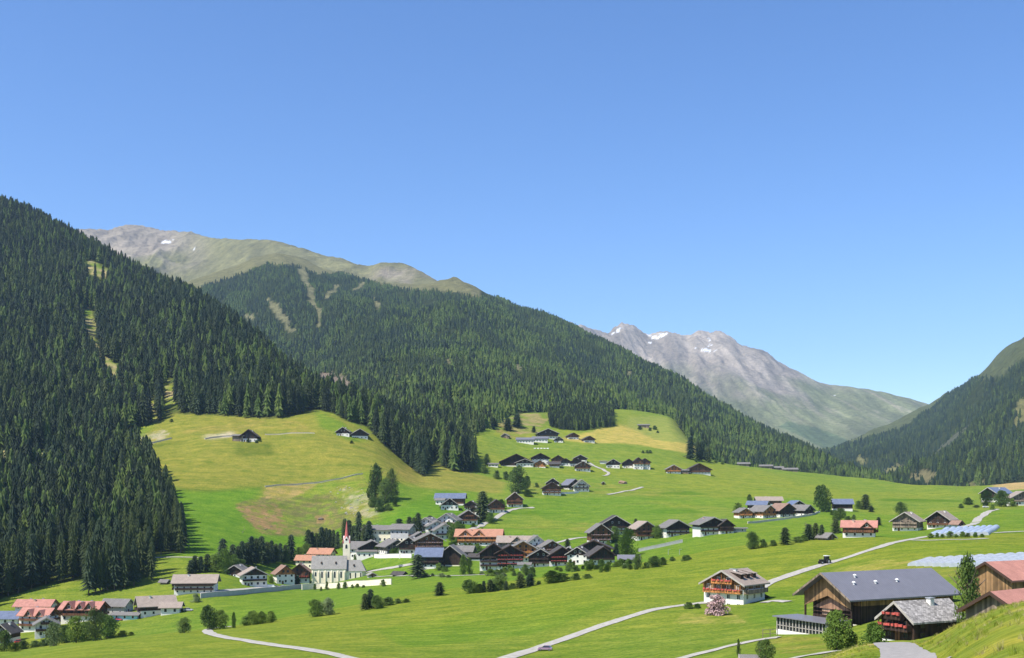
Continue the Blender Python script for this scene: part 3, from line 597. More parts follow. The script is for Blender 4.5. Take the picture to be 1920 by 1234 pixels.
STY={ # wall, upper wall, roof
 'dark':(MW,WD,RD),'darkg':(MW,WD,RG),'brown':(MW,WB,RG),'brownd':(MW,WB,RD),'brownt':(MW,WB,RT),'orange':(MW,WO,RO),'orangeg':(MW,WO,RG),'white':(MW,MW,RG),'whiter':(MW,MW,RR),'whited':(MW,WD,RG),'old':(MW,WG,RG),'oldt':(MW,WG,RT),
 'red':(MW,WB,RR),'solar':(MW,WB,RB),'blue':(MW,WD,RB),'tan':(MW,WD,RT),'cream':(MCR,MCR,RG),'pinkr':(MCR,MCR,RO),'grey':(MGY,MGY,RG),'turq':(MW,MTQ,RG),'seam':(MW,WD,RS),'redbr':(MW,WO,RBR),'gold':(MW,WY,RR),'shingle':(MW,WD,RH)}
_wcache={}
def win_mesh(w,h,detail,fr):
    k=(round(w,1),round(h,1),detail,fr.name)
    if k not in _wcache:
        w,h=k[0],k[1];a=MB();t=.09
        a.box(-w/2-t,w/2+t,-.07,.02,-t,0,0);a.box(-w/2-t,w/2+t,-.07,.02,h,h+t,0);a.box(-w/2-t,-w/2,-.07,.02,0,h,0);a.box(w/2,w/2+t,-.07,.02,0,h,0)
        g=MB();g.box(-w/2,w/2,-.035,.02,0,h,0)
        if detail: 
            a.box(-.035,.035,-.06,.0,0,h,0)
            k2=(mesh('window',a.V,a.F,[fr],a.M),mesh('pane',g.V,g.F,[M_GL],g.M))
        else:
            g.M=[1]*len(g.M);n=len(a.V);a.V+=g.V;a.F+=[tuple(i+n for i in f) for f in g.F];a.M+=g.M;k2=(mesh('window',a.V,a.F,[fr,M_GL],a.M),None)
        _wcache[k]=k2
    return _wcache[k]
def add_window(par,x,y,z,rz,w,h,detail,fr=None,name='window'):
    me,pm=win_mesh(w,h,detail,fr or M_FR);o=link(name,me,par);o.location=(x,y,z);o.rotation_euler=(0,0,rz)
    if pm: link('pane',pm,o)
    return o
def place(px,py,d=None,dmin=0,dmax=1e9):
    if d is None: x,d,z=GA(px,py,dmin,dmax)
    else: x=(px-CX)/FOC*d;z=(HOR-py)/FOC*d
    return x,d,z
HOUSES=[]
def chalet(px,py,W,L,eh,rh,yaw,sty,label,cat='house',name='chalet',group=None,d=None,floors=2,wb=.42,bal=(1,),balside=False,chim=1,cross=(),over=.055,flowers=None,dmin=0,win=True,found=4.,side=None,balm=None,cols=None,winrow=1.0):
    x,d,z=place(px,py,d,dmin);s=d/FOC;kf=1.09 if group=='houses of the main village' else 1;W*=kf;L*=kf;eh*=1.05*kf if kf>1 else 1;rh*=1.05*kf if kf>1 else 1;W*=s;L*=s;eh*=s;rh*=s;ya=R(yaw)
    det=d<430
    back=(L/2)*abs(math.cos(ya))+(W/2)*abs(math.sin(ya));yc=d+back;xc=x*(yc/d)
    t=empty(name,(xc,yc,z),ya);tag(t,label,cat,group);HOUSES.append((t,W,L));rh=eh+(rh-eh)*(.88 if d>430 else 1)
    wl,up,rf=STY[sty] if isinstance(sty,str) else sty
    if not win and sty=='old': wl=WG
    if sty in('dark','darkg','brown','brownd') and wb==.42: wb=.58
    hb=eh*wb if up is not wl else eh
    fh=eh/floors
    a=MB()
    if up is wl: a.extrude([(-W/2,-found),(W/2,-found),(W/2,eh),(0,rh-.1),(-W/2,eh)],'y',-L/2,L/2)
    else: a.box(-W/2,W/2,-L/2,L/2,-found,hb)
    a.build('wall',wl,t)
    if up is not wl:
        a=MB();e=.04;a.extrude([(-W/2-e,hb),(W/2+e,hb),(W/2+e,eh),(0,rh-.1),(-W/2-e,eh)],'y',-L/2-e,L/2+e);a.build('upper_wall',up,t)
    # roof: two pitched slabs with deep eaves
    ov=max(.9,min(2.1,W*over*2.1)) if d>430 else max(.7,min(1.7,W*over*1.5));sl=(rh-eh)/(W/2);th=.22+.01*W;og=ov*1.15
    a=MB();xe=W/2+ov;ze=eh-ov*sl
    a.extrude([(-xe,ze),(0,rh),(xe,ze),(xe,ze+th),(0,rh+th),(-xe,ze+th)],'y',-L/2-og,L/2+og)
    ro=a.build('roof',rf,t)
    for sy in(-1,1):
        a=MB();y0=sy*(L/2+og);y1=sy*(L/2+og+.06);a.extrude([(-xe,ze-.12),(0,rh-.12),(xe,ze-.12),(xe,ze+th+.05),(0,rh+th+.05),(-xe,ze+th+.05)],'y',y0,y1)
        a.build('barge_board',M_FD if (rf in(RR,RO,RBR) or (rf is RD and int(px)%3)) else M_PALE,t)
    for k in range(chim):
        cx=W*(.12 if k%2==0 else -.16);cy=L*(-.18+.36*k/max(1,chim-1) if chim>1 else .1);zc=rh-abs(cx)*sl
        a=MB();a.box(cx-.42,cx+.42,cy-.42,cy+.42,zc-.6,zc+1.1,0);a.box(cx-.55,cx+.55,cy-.55,cy+.55,zc+1.1,zc+1.25,1)
        c_=a.build('chimney',[MW if k%2==0 else MPINK,M_MET],ro)
    # windows and balconies
    ww=min(1.2,max(.8,fh*.36));wh=min(1.35,fh*.48)
    nf=cols or max(2,int(W/3.2));front=-L/2
    fr=M_FR if name!='timber_house' else M_FD
    if win:
        for f in range(floors):
            zz=f*fh+fh*.34; inup=zz>hb
            for c in range(nf):
                xx=-W/2+W*(c+.5)/nf
                add_window(t,xx,front-(.045 if inup else .0),zz,0,ww,wh,det,fr if (det or not inup or up in(MW,MCR,MGY,MTQ)) else M_FD)
        if rh-eh>2.4:
            for xx in((-W*.12,W*.12) if W>9 else (0,)): add_window(t,xx,front-(.045 if up is not wl else 0),eh+.35,0,ww*.9,min(wh,(rh-eh)*.38),det,fr if det or up is wl or int(px)%3==0 else M_FD)
        # the long side that can be seen
        sx=-1 if ya>0 else 1
        if abs(yaw)>12:
            ns=max(1,int(L/3.2))
            for f in range(floors):
                zz=f*fh+fh*.34;inup=zz>hb
                for c in range(ns):
                    yy=-L/2+L*(c+.5)/ns
                    add_window(t,sx*(W/2+(.045 if inup else 0)),yy,zz,R(90) if sx>0 else R(-90),ww,wh,det,fr if (det or not inup or up in(MW,MCR,MGY,MTQ)) else M_FD)
    a=MB();a.box(-.55,.55,front-.06,front+.02,0,2.1);o=a.build('door',WB if up is not WB else WD,t);o.location.x=W*.5*(-1+2*.5/nf)+W/nf*.5
    bm_=balm or (up if up not in(MW,MCR,MGY,MTQ) else WB)
    def balcony(x0,x1,y,zf,ax='x',fl=None):
        dp=1.1;a=MB()
        if ax=='x':
            a.box(x0,x1,y-dp,y-.01,zf-.15,zf);a.box(x0,x1,y-dp-.06,y-dp,zf-.12,zf+.92);a.box(x0,x0+.06,y-dp,y-.01,zf-.1,zf+.92);a.box(x1-.06,x1,y-dp,y-.01,zf-.1,zf+.92)
            n=max(2,int((x1-x0)/4));
            for k in range(n+1):
                q=x0+.12+(x1-x0-.24)*k/n;a.box(q-.07,q+.07,y-dp+.02,y-dp+.14,zf+.92,min(zf+fh-.1,eh+max(0,(W/2-abs(q))*sl)-.05))
        else:
            sg=1 if y>0 else -1;a.box(y+sg*.01,y+sg*dp,x0,x1,zf-.15,zf);a.box(y+sg*dp,y+sg*(dp+.06),x0,x1,zf-.12,zf+.92)
            a.box(y+sg*.01,y+sg*dp,x0,x0+.06,zf-.1,zf+.92);a.box(y+sg*.01,y+sg*dp,x1-.06,x1,zf-.1,zf+.92)
        b=a.build('balcony',bm_,t)
        if fl:
            rnd=random.Random(int(px*7+zf));a=MB();n=int((x1-x0)/.45*.8)
            for k in range(n):
                q=x0+(x1-x0)*(k+rnd.random())/n
                if ax=='x': a.box(q-.24,q+.24,y-dp-.26-rnd.random()*.1,y-dp-.05,zf+.72-rnd.random()*.15,zf+.92+rnd.random()*.2)
                else: a.box(y+sg*(dp+.05),y+sg*(dp+.28),q-.24,q+.24,zf+.62,zf+.95+rnd.random()*.22)
            a.build('flower_box',fl,b)
    for f in bal:
        bw=W*.5-.3 if f<floors else W*.26
        balcony(-bw,bw,front-(.05 if f*fh>=hb else 0),f*fh+.02,'x',flowers)
    if balside:
        for f in bal:
            if f<floors: balcony(-L/2+.5,L/2-.5,(1 if ya<=0 else -1)*(W/2+(.05 if f*fh>=hb else 0)),f*fh+.02,'y',flowers)
    # cross gables on the visible long side
    sx=-1 if ya>0 else 1
    for(cp,cw,ch) in cross:
        cy=cp*L;cw_=cw*s;xs=sx*(W/2+.75);hr=eh+ch*s;slc=(hr-eh)/(cw_/2)
        a=MB();a.extrude([(cy-cw_/2,eh-.6),(cy+cw_/2,eh-.6),(cy+cw_/2,eh),(cy,hr-.08),(cy-cw_/2,eh)],'x',0,xs);a.build('cross_gable',up if up is not MW else MW,t)
        a=MB();o_=.7;a.extrude([(cy-cw_/2-o_,eh-o_*slc),(cy,hr),(cy+cw_/2+o_,eh-o_*slc),(cy+cw_/2+o_,eh-o_*slc+.25),(cy,hr+.25),(cy-cw_/2-o_,eh-o_*slc+.25)],'x',0,xs+sx*.8);a.build('cross_gable_roof',rf,t)
        if win: add_window(t,xs+sx*.0,cy,eh+.1,R(90) if sx>0 else R(-90),ww,min(wh,(hr-eh)*.5),det,fr)
    return t
# ------------------------------------------------------------------ houses, group by group
C=chalet
g='houses of the hamlet at the lower left'
C(12,1206,36,34,20,37,-6,'dark','dark timber chalet with white base at the lower left edge of the picture',group=g,wb=.45,flowers=None)
C(10,1172,34,60,13,25,90,'solar','long low white building under a roof of blue solar panels','outbuilding',name='farm_building',group=g,floors=1,bal=(),wb=1.0,chim=0)
C(68,1153,36,64,17,28,90,'whiter','long white house with a plain red roof behind the red balconied hotel',group=g,bal=(),chim=3)
C(73,1184,34,60,30,43,78,'red','red roofed hotel with two small gables and dark red balconies',group=g,floors=3,wb=.9,bal=(1,2),balside=True,cross=((-.28,14,9),(.12,15,10)),chim=1)
C(87,1196,40,34,25,38,24,'white','white chalet with pale gabled roof and a dark balcony in front of the red hotel',group=g,bal=(1,2),balm=WD,wb=1)
C(118,1166,34,34,22,36,8,'red','red roofed chalet gable with white lower floors beside the shrubs',group=g,bal=(1,),wb=.6,chim=1)
C(158,1166,40,72,24,37,84,'red','long red roofed guest house with brown gables facing the shrubs',group=g,floors=2,wb=.6,bal=(1,),balside=True,cross=((-.3,20,12),(-.05,16,11),(.25,20,13)),chim=3)
C(220,1152,34,46,16,28,80,'grey','grey roofed low barn between the red guest house and the brown inn','barn',name='barn',group=g,bal=(),chim=0)
C(238,1163,18,48,10,14,84,'turq','small flat white annex with a turquoise end wall','outbuilding',name='annex',group=g,floors=1,bal=(),chim=0,wb=.1)
C(292,1156,44,62,20,37,-62,'tan','large tan roofed timber inn with a dark gable facing left',group=g,bal=(1,),wb=.5,chim=2)
C(322,1152,30,34,13,22,-84,'tan','low tan roofed side building joined to the end of the large inn','outbuilding',name='side_building',group=g,floors=1,bal=(),chim=0,wb=1)
C(368,1113,42,74,21,35,-84,'tan','long white guest house with tan roof and a wooden loggia above the road wall',group=g,floors=3,bal=(1,2),balside=True,wb=.75,chim=2)
C(309,1096,10,13,5,9,70,'old','tiny weathered hay hut in the meadow edge beside the tall trees','shed',name='hay_hut',group=g,win=False,bal=(),chim=0,floors=1,wb=.01)
g='houses around the village church'
C(446,1083,32,30,13,24,-8,'whited','small chalet with dark gable and grey roof in front of the spruce row',group=g,bal=())
C(475,1101,46,34,23,37,22,(MW,WD,RT),'white roadside house with a dark open gable and a tan roof',group=g,bal=(1,),wb=.95,floors=2)
C(532,1096,34,30,21,36,26,'redbr','white house with red brown roof and orange timber gable by the road',group=g,bal=(),wb=.85)
C(563,1094,36,34,22,38,6,(MW,WB,RBR),'brown gabled chalet between the orange gabled house and the church',group=g,bal=(1,),flowers=M_FL)
C(574,1066,22,34,16,25,80,'pinkr','low cream house with orange roof behind the church on the left',group=g,bal=(),chim=1)
C(604,1056,26,44,18,28,74,'pinkr','wide cream house with pinkish orange roof directly behind the church nave',group=g,bal=(),chim=2)
C(672,1048,30,40,20,33,72,'white','grey roofed white house just right of the church spire',group=g,bal=(),chim=1)
g='houses of the main village'
C(690,1047,18,36,11,13,86,'white','low white garage building with a dark opening above the green','garage',name='garage',group=g,bal=(),floors=1,chim=0,wb=1)
C(712,1017,30,48,21,28,84,'cream','long cream school building with a band of large windows','school',name='school',group=g,bal=(),chim=1,floors=2,cross=((.42,20,7),))
C(756,1018,30,34,23,31,70,(MCR,MGY,RG),'grey wing with a wooden centre beside the cream school','building',name='office_wing',group=g,bal=(1,),chim=0,wb=.3,balm=WB)
C(697,1041,42,34,14,25,10,'darkg','dark gabled chalet with white ground floor behind the garage',group=g,bal=(1,))
C(736,1040,38,34,14,25,30,'old','weathered grey chalet with broad roof above the white terrace wall',group=g,bal=(1,))
C(771,1040,36,34,17,30,-6,'darkg','dark chalet with a small white base beside the terrace wall',group=g,bal=(1,))
C(804,1041,46,40,25,37,10,'brown','big four storey chalet hotel with rows of flowered balconies',group=g,floors=4,wb=.2,bal=(1,2,3),flowers=M_PK,chim=2)
C(806,1067,36,40,22,35,86,(MW,WD,RB),'dark timber house with blue grey metal roof and white base at the village front',group=g,bal=(1,),balside=True,wb=.3)
C(847,1062,42,40,18,36,-4,(MCR,WD,RG),'old black timber barn with a steep gable at the village front','barn',name='barn',group=g,bal=(),win=False,chim=0,wb=.12,floors=1)
C(872,1046,22,30,11,20,76,'old','small weathered grey roofed house behind the black barn',group=g,bal=())
C(805,997,34,30,14,24,-16,'white','white house with dark gable, lowest left of the hillside group',group=g,bal=(1,),balm=WD)
C(817,1002,32,30,14,23,14,'white','pale grey roofed white house in the middle of the hillside group',group=g,bal=(1,),balm=WB)
C(832,1012,34,30,16,27,12,'white','grey white house with wide eaves just above the flowered hotel',group=g,bal=(1,),balm=WD)
C(842,990,32,30,14,25,-12,'white','white house with grey balconies near the top of the hillside group',group=g,bal=(1,),balm=WG)
C(877,984,32,28,14,25,6,'brown','white chalet with brown gable and balconies left of the great spruce',group=g,bal=(1,2))
C(890,966,18,18,8,14,-6,'dark','small white cottage with dark gable hidden behind the great spruce',group=g,bal=())
C(845,946,26,48,11,19,86,'solar','long brown barn with a roof of pale blue solar panels','barn',name='barn',group=g,bal=(),floors=1,wb=.1,chim=0,win=False)
C(843,957,30,26,9,21,4,'dark','dark gabled farmhouse with white base in front of the solar barn',group=g,bal=(),floors=1,wb=.95)
C(884,956,22,20,8,15,-6,(MCR,WD,RD),'small cream chalet with dark gable right of the solar barn',group=g,bal=(1,))
C(929,962,28,26,12,23,8,'brownd','red brown chalet at the bend of the lane above the great spruce',group=g,bal=(1,))
C(965,951,27,24,14,26,2,'brownt','tall orange brown chalet with tan roof at the top of the lane',group=g,floors=3,bal=(1,2),wb=.35)
C(899,1024,40,74,17,28,86,'orange','long orange timber hotel with two front gables and an orange roof',group=g,floors=2,wb=.3,bal=(1,),balside=True,cross=((-.02,22,10),(.3,24,10)),chim=2)
C(926,1069,48,40,27,46,0,'dark','very large dark chalet hotel with three rows of balconies, its left gable',group=g,floors=4,wb=.62,bal=(1,2,3),balm=WD,chim=1)
C(955,1067,46,40,27,40,4,'dark','lower right gable of the very large dark chalet hotel',group=g,floors=4,wb=.62,bal=(1,2,3),flowers=M_FL,balm=WD,chim=1)
C(980,1054,44,36,23,36,2,'orangeg','bright orange timber chalet with two golden balconies behind the dark hotel',group=g,floors=3,wb=.33,bal=(1,2),chim=1)
C(968,1032,30,60,14,24,84,'oldt','long pale grey roof with a small brown gable above the orange chalet',group=g,bal=(),cross=((-.05,20,9),),chim=2)
C(1004,1034,30,28,15,27,8,'white','white chalet with black gable timbers at the right end of the long pale roof',group=g,bal=(1,),balm=WD)
C(1014,1063,42,36,18,31,-2,'dark','dark chalet with green flowered balconies, left one of the pair below the village',group=g,floors=3,bal=(1,2),wb=.4)
C(1051,1061,42,36,18,32,6,'dark','dark brown chalet, right one of the pair below the village',group=g,floors=3,bal=(1,2),wb=.4,flowers=M_FL)
C(1032,1040,36,30,13,24,10,'brown','reddish chalet with grey roof peeping out behind the dark pair',group=g,bal=(1,),flowers=M_PK)
C(1114,1044,58,36,14,28,-6,'dark','wide black roofed farmhouse behind the two white based chalets',group=g,bal=(1,))
C(1086,1059,36,30,18,30,-14,'dark','chalet with a bright white windowed base and black gable',group=g,bal=(),wb=.85)
C(1126,1058,42,32,15,30,10,'dark','black gabled chalet with a long row of white arches at its foot',group=g,bal=(1,),wb=.5)
C(1123,1022,36,30,22,36,8,'brown','three storey brown chalet with light balconies below the black hotel',group=g,floors=3,bal=(1,2),wb=.3,flowers=M_PK)
C(1152,1003,48,36,18,33,2,'dark','broad black gabled hotel with two white window rows behind the leafy tree',group=g,floors=3,bal=(1,2),wb=.6)
C(1205,1013,36,30,20,32,18,'brownt','brown balconied chalet with white side wall and tan roof by the leafy tree',group=g,floors=3,bal=(1,2),wb=.3)
C(1179,1057,20,32,8,14,84,'seam','low dark shed with pale grey roof beside the leafy tree','shed',name='shed',group=g,bal=(),win=False,floors=1,wb=.01,chim=0)
C(668,1047,20,32,10,16,84,'pinkr','low cream wing with orange roof tucked right behind the church tower','outbuilding',name='side_building',group=g,bal=(),floors=1,chim=0)
C(697,1083,14,14,5,9,20,(MCR,WG,RCH),'small open roofed pavilion at the right of the churchyard','pavilion',name='pavilion',bal=(),win=False,floors=1,chim=0)
C(826,947,14,14,8,11,80,'white','small white annex at the left end of the solar barn','outbuilding',name='annex',group=g,bal=(),floors=1,chim=0)
C(893,1052,16,22,7,12,80,(MW,WD,RD),'low dark carport left of the very large dark hotel','carport',name='carport',group=g,bal=(),win=False,floors=1,chim=0)
C(984,1069,18,18,9,12,84,'white','low white terrace building between the very large dark hotel and the dark pair','outbuilding',name='terrace_building',group=g,bal=(),floors=1,chim=0)
C(1066,1047,24,22,11,19,-4,'darkg','small chalet squeezed between the dark pair and the black farmhouse',group=g,bal=())
C(786,1020,26,22,12,20,14,'brown','brown chalet wedged behind the flowered hotel on its left',group=g,bal=())
g='houses in the row right of the village'
C(1264,1006,46,36,18,32,14,'darkg','chalet with bright white left corner, dark balconies and grey roof',group=g,floors=3,bal=(1,2),wb=.75)
C(1330,1004,52,40,22,35,12,'darkg','large white and black chalet hotel with grey roof and a dark wing',group=g,floors=3,bal=(1,2),wb=.7,chim=2)
C(1358,1001,28,26,16,28,8,'dark','narrow dark wing at the right of the white and black chalet hotel',group=g,floors=3,bal=(1,2),wb=.3)
C(1384,998,16,28,7,8,86,'grey','flat roofed grey garage with a dark mouth in the slope','garage',name='garage',group=g,bal=(),floors=1,chim=0,wb=1)
g='farm hamlet on the right meadow'
C(1441,950,28,44,12,19,86,'brownt','long brown upper house with pale roof at the top of the farm hamlet',group=g,bal=(),chim=1)
C(1421,958,26,34,12,19,66,'blue','white house with blue solar roof behind the orange timber houses',group=g,bal=())
C(1393,972,26,26,12,20,10,'orangeg','small orange timber house at the left end of the farm hamlet',group=g,bal=(1,),wb=.4)
C(1430,972,32,34,14,25,32,'orangeg','wide orange timber house with grey brown roof in the farm hamlet',group=g,bal=(1,),wb=.35)
C(1466,970,36,34,14,27,24,(MW,WD,RBR),'dark brown farmhouse with broad brown roof in the middle of the farm hamlet',group=g,bal=(1,),wb=.35)
C(1491,956,28,26,9,18,14,'blue','dark house with dark blue gabled roof behind the farm hamlet',group=g,bal=())
C(1503,968,30,32,12,22,40,(MW,WD,RG),'dark timber farmhouse with grey roof at the right end of the farm hamlet',group=g,bal=(1,),wb=.4)
C(1579,958,22,34,14,23,84,'blue','dark barn with dark blue roof beside the big round tree','barn',name='barn',group=g,bal=(),win=False,floors=1,wb=.3,chim=0)
g='houses on the near right meadow'
C(1611,1008,36,58,20,32,70,'red','dark brown chalet with salmon tiled roof and two small gables',group=g,floors=2,bal=(1,),balside=True,wb=.4,cross=((-.25,20,9),),chim=2)
C(1702,996,46,44,20,37,-32,'oldt','weathered double farmhouse with tan roof, its left half with open balconies',group=g,floors=3,bal=(1,2),wb=.3,chim=1)
C(1765,990,40,44,17,33,-38,(MW,WD,RT),'dark farmhouse with tan roof, white windowed base and a red balcony',group=g,floors=3,bal=(1,),wb=.45,flowers=None,balm=WB)
C(1794,988,14,16,6,12,30,(MW,WD,RBR),'little lean shed with brown roof beside the dark farmhouse','shed',name='shed',group=g,bal=(),win=False,floors=1,chim=0)
g='houses at the far right edge'
C(1868,942,34,40,18,29,-62,(MW,WD,RB),'chalet with pale blue grey roof behind the dark round trees',group=g,bal=(1,),chim=1)
C(1912,948,38,34,16,28,-8,'oldt','old brown chalet cut off by the right edge of the picture',group=g,bal=(1,),chim=1)
g='farms high on the left hillside'
C(469,829,30,26,12,25,2,'dark','lonely black gabled farmhouse on the steep left hillside',group=g,bal=(),wb=.55)
C(449,828,22,20,11,14,86,'old','grey stone side barn left of the lonely hillside farmhouse','barn',name='barn',group=g,bal=(),win=False,floors=1,wb=.3,chim=0)
C(645,818,24,22,9,18,-2,'dark','small dark chalet at the forest edge, left of the hillside pair',group=g,bal=())
C(673,823,30,24,10,20,16,'darkg','dark farmhouse at the forest edge, right of the hillside pair',group=g,bal=())
g='hamlet of the upper meadow'
C(948,822,14,12,5,10,-10,'old','tiny grey hut at the edge of the heath above the hamlets','shed',name='hay_hut',group=g,bal=(),win=False,floors=1,chim=0)
C(1026,823,38,32,11,20,4,'dark','largest dark farmhouse of the highest hamlet',group=g,bal=(1,))
C(985,832,14,32,8,12,86,'seam','long low grey shed at the left of the highest hamlet','shed',name='shed',group=g,bal=(),floors=1,wb=.8,chim=0)
C(1013,830,14,28,8,12,86,'seam','long low grey shed directly below the largest highest farmhouse','shed',name='shed',group=g,bal=(),floors=1,wb=.8,chim=0)
C(1047,830,16,14,6,12,4,'darkg','small dark hut right of the long sheds in the highest hamlet','shed',name='shed',group=g,bal=(),floors=1,chim=0)
C(1073,824,20,17,7,13,12,'brownd','small brown chalet at the foot of the young spruce plantation',group=g,bal=())
C(1103,830,20,17,7,13,12,'brownd','small dark brown chalet, the rightmost of the highest hamlet',group=g,bal=())
g='hamlet of the middle meadow'
C(925,876,12,18,6,8,86,'white','low white shed at the left end of the middle hamlet','shed',name='shed',group=g,bal=(),floors=1,wb=1,chim=0)
C(968,875,58,30,10,25,0,'dark','huge black timber barn with sweeping roof at the left of the middle hamlet','barn',name='barn',group=g,bal=(),wb=.2,win=False,chim=0)
C(984,876,32,20,9,16,0,'dark','black farmhouse with white base standing before the huge black barn',group=g,bal=(),wb=.8,floors=1)
C(1012,871,32,24,13,22,4,'dark','white walled chalet with dark gable right of the huge black barn',group=g,bal=(),wb=.75)
C(1013,877,20,18,7,14,-4,'orange','small orange timber house in the middle of the middle hamlet',group=g,bal=(),chim=0,wb=.2)
C(1046,871,24,20,10,18,0,'brownd','dark brown chalet with pale gable window behind the low brown house',group=g,bal=(1,))
C(1040,877,24,18,7,12,86,(MW,WB,RD),'low reddish brown house at the front of the middle hamlet',group=g,bal=(),floors=1)
C(1060,874,26,20,7,15,0,'dark','black roofed chalet with white base right of the low brown house',group=g,bal=(),wb=.8,floors=1)
C(1087,868,24,20,9,16,2,'darkg','uppermost dark chalet of the stepped trio near the white track',group=g,bal=())
C(1081,875,24,20,9,16,-2,'dark','dark chalet in the middle of the stepped trio near the white track',group=g,bal=())
C(1092,884,28,22,11,20,2,'brownd','brown chalet with white base, lowest of the stepped trio near the white track',group=g,bal=(1,),wb=.5)
C(1131,870,10,12,5,6,86,'white','tiny flat white hut left of the eastern chalets','shed',name='shed',group=g,bal=(),floors=1,win=False,wb=1,chim=0)
C(1149,878,24,20,10,18,0,'dark','black gabled chalet with a row of white windows, leftmost of the eastern row',group=g,bal=(),wb=.6)
C(1178,878,22,20,10,18,0,'dark','black gabled chalet between the left eastern chalet and the tall white inn',group=g,bal=(),wb=.45)
C(1196,880,18,20,15,23,0,'brownd','left half of the tall white inn with brown gable',group=g,bal=(2,),floors=3,wb=.65)
C(1208,880,20,20,14,21,0,'brownd','right half of the tall white inn with brown gable',group=g,bal=(2,),floors=3,wb=.65)
C(1262,888,26,20,9,17,0,'orangeg','orange timber chalet with white base left of the long red sided barn',group=g,bal=(1,),wb=.35)
C(1281,888,12,18,6,8,86,'old','low grey link building between the orange chalet and the red sided barn','outbuilding',name='link_building',group=g,bal=(),floors=1,chim=0,win=False)
C(1309,889,42,26,9,21,0,'brownd','wide brown farmhouse with dark gable at the right end of the eastern row',group=g,bal=(1,),wb=.35)
g='hamlet below the middle meadow'
C(1036,914,24,20,9,18,0,'darkg','dark chalet half hidden behind the brown balconied chalet',group=g,bal=())
C(1034,929,34,26,14,26,2,'brownd','brown chalet with two light balconies and a tall white base',group=g,floors=3,bal=(1,2),wb=.42)
C(1071,919,26,30,11,22,24,'seam','dark slate roofed farmhouse above the white chalet',group=g,bal=(),wb=.3)
C(1089,922,28,24,12,24,4,'white','white chalet with dark latticed balconies at the right of its hamlet',group=g,bal=(1,2),balm=WD)
g='low hay barns on the skyline of the meadow'
for (x,y,L_,lab) in ((1394,872,20,'low reddish hay barn, leftmost on the meadow skyline'),(1436,878,22,'low grey hay barn, second from left on the meadow skyline'),(1458,881,18,'low grey hay barn, third from left on the meadow skyline'),(1481,884,26,'low grey hay barn, rightmost on the meadow skyline')):
    C(x,y,14,L_,4,7,84,'old',lab,'barn',name='hay_barn',group=g,bal=(),win=False,floors=1,chim=0,wb=.01,dmin=1150)
C(1207,802,12,20,5,7,80,'old','weathered hay barn at the edge of the uppermost meadow','barn',name='hay_barn',group=g,bal=(),win=False,floors=1,chim=0,wb=.01)
C(1549,1013,20,22,6,14,30,'old','collapsed looking grey hut by the meadow crest below the salmon roofed chalet','shed',name='hay_hut',bal=(),win=False,floors=1,chim=0,wb=.01)
C(749,1080,14,22,3,8,60,(WG,WG,RD),'low dark roofed hut lying on the green below the school','shed',name='shed',bal=(),win=False,floors=1,chim=0)
C(574,905,4,4,2,3,0,(WG,WG,RD),'tiny dark shelter on the stone wall path of the left hillside','shed',name='shelter',bal=(),win=False,floors=1,chim=0) if False else None
C(1131,909,5,5,4,6,0,(WG,WG,RG),'tiny pale hut alone on the meadow left of the earth mound','shed',name='shed',bal=(),win=False,floors=1,chim=0)
# ---- near buildings
fh_=C(1377,1148,86,80,52,75,-42,(MW,WY,RT),'large white farmhouse with tan roof, golden timber gable and red flowered balconies','house',name='farmhouse',d=292,floors=3,wb=.80,bal=(2,3),balside=False,chim=2,flowers=M_FL,found=6,balm=WO,cols=4)
def farm_extras():
    W=86*292/FOC;L=80*292/FOC;eh=52*292/FOC;rh=75*292/FOC;sl=(rh-eh)/(W/2);roof=[c for c in fh_.children if c.name.startswith('roof')][0]
    for k in range(3):
        y=-L*.30+k*L*.29;x0=W*.10;x1=W*.36
        a=MB();z0=rh-x0*sl+.1;z1=rh-x1*sl+.1
        a.extrude([(x0,z0+.25),(x1,z0-.35),(x1,z1),],'y',y-.8,y+.8);a.build('dormer_side',WD,roof)
        a=MB();a.extrude([(x0-.3,z0+.42),(x1+.4,z0-.28),(x1+.4,z0-.12),(x0-.3,z0+.58)],'y',y-1.0,y+1.0);a.build('dormer_roof',RT,roof)
    # side balcony, ground terrace, lean-to at the right end
    a=MB();zf=eh*2/3;x=W/2;a.box(x,x+1.3,-L/2+.2,L/2-.6,zf-.15,zf);a.box(x+1.3,x+1.38,-L/2+.2,L/2-.6,zf-.1,zf+1.0);a.box(x,x+1.38,-L/2+.2,-L/2+.28,zf-.1,zf+1.0);a.box(x,x+1.38,L/2-.68,L/2-.6,zf-.1,zf+1.0)
    a.build('balcony',WG,fh_)
    a=MB();a.box(-W*.1,W/2+3,-L/2-3.2,-L/2,-2.2,.15);a.build('terrace',MW,fh_)
    a=MB()
    for k in range(9):
        q=-W*.1+(W*.6+3)*k/8;a.box(q-.04,q+.04,-L/2-3.1,-L/2-3.02,.15,1.1)
    a.box(-W*.1,W/2+3,-L/2-3.12,-L/2-3.0,1.05,1.15);a.box(-W*.1,W/2+3,-L/2-3.12,-L/2-3.0,.6,.66);a.build('railing',WB,fh_)
    a=MB();a.box(-W*.2,W*.42,L/2+.0,L/2+4,-5,2.6);a.build('lean_to',WD,fh_)
    a=MB();a.extrude([(L/2,4.2),(L/2+4.6,2.6),(L/2+4.6,2.8),(L/2,4.4)],'x',-W*.24,W*.46);a.build('lean_to_roof',RD,fh_)
    a=MB();a.box(W*.42,W*.46+1,L/2-1,L/2+2.5,-4,1.2);a.build('plinth',MW,fh_)
farm_extras()
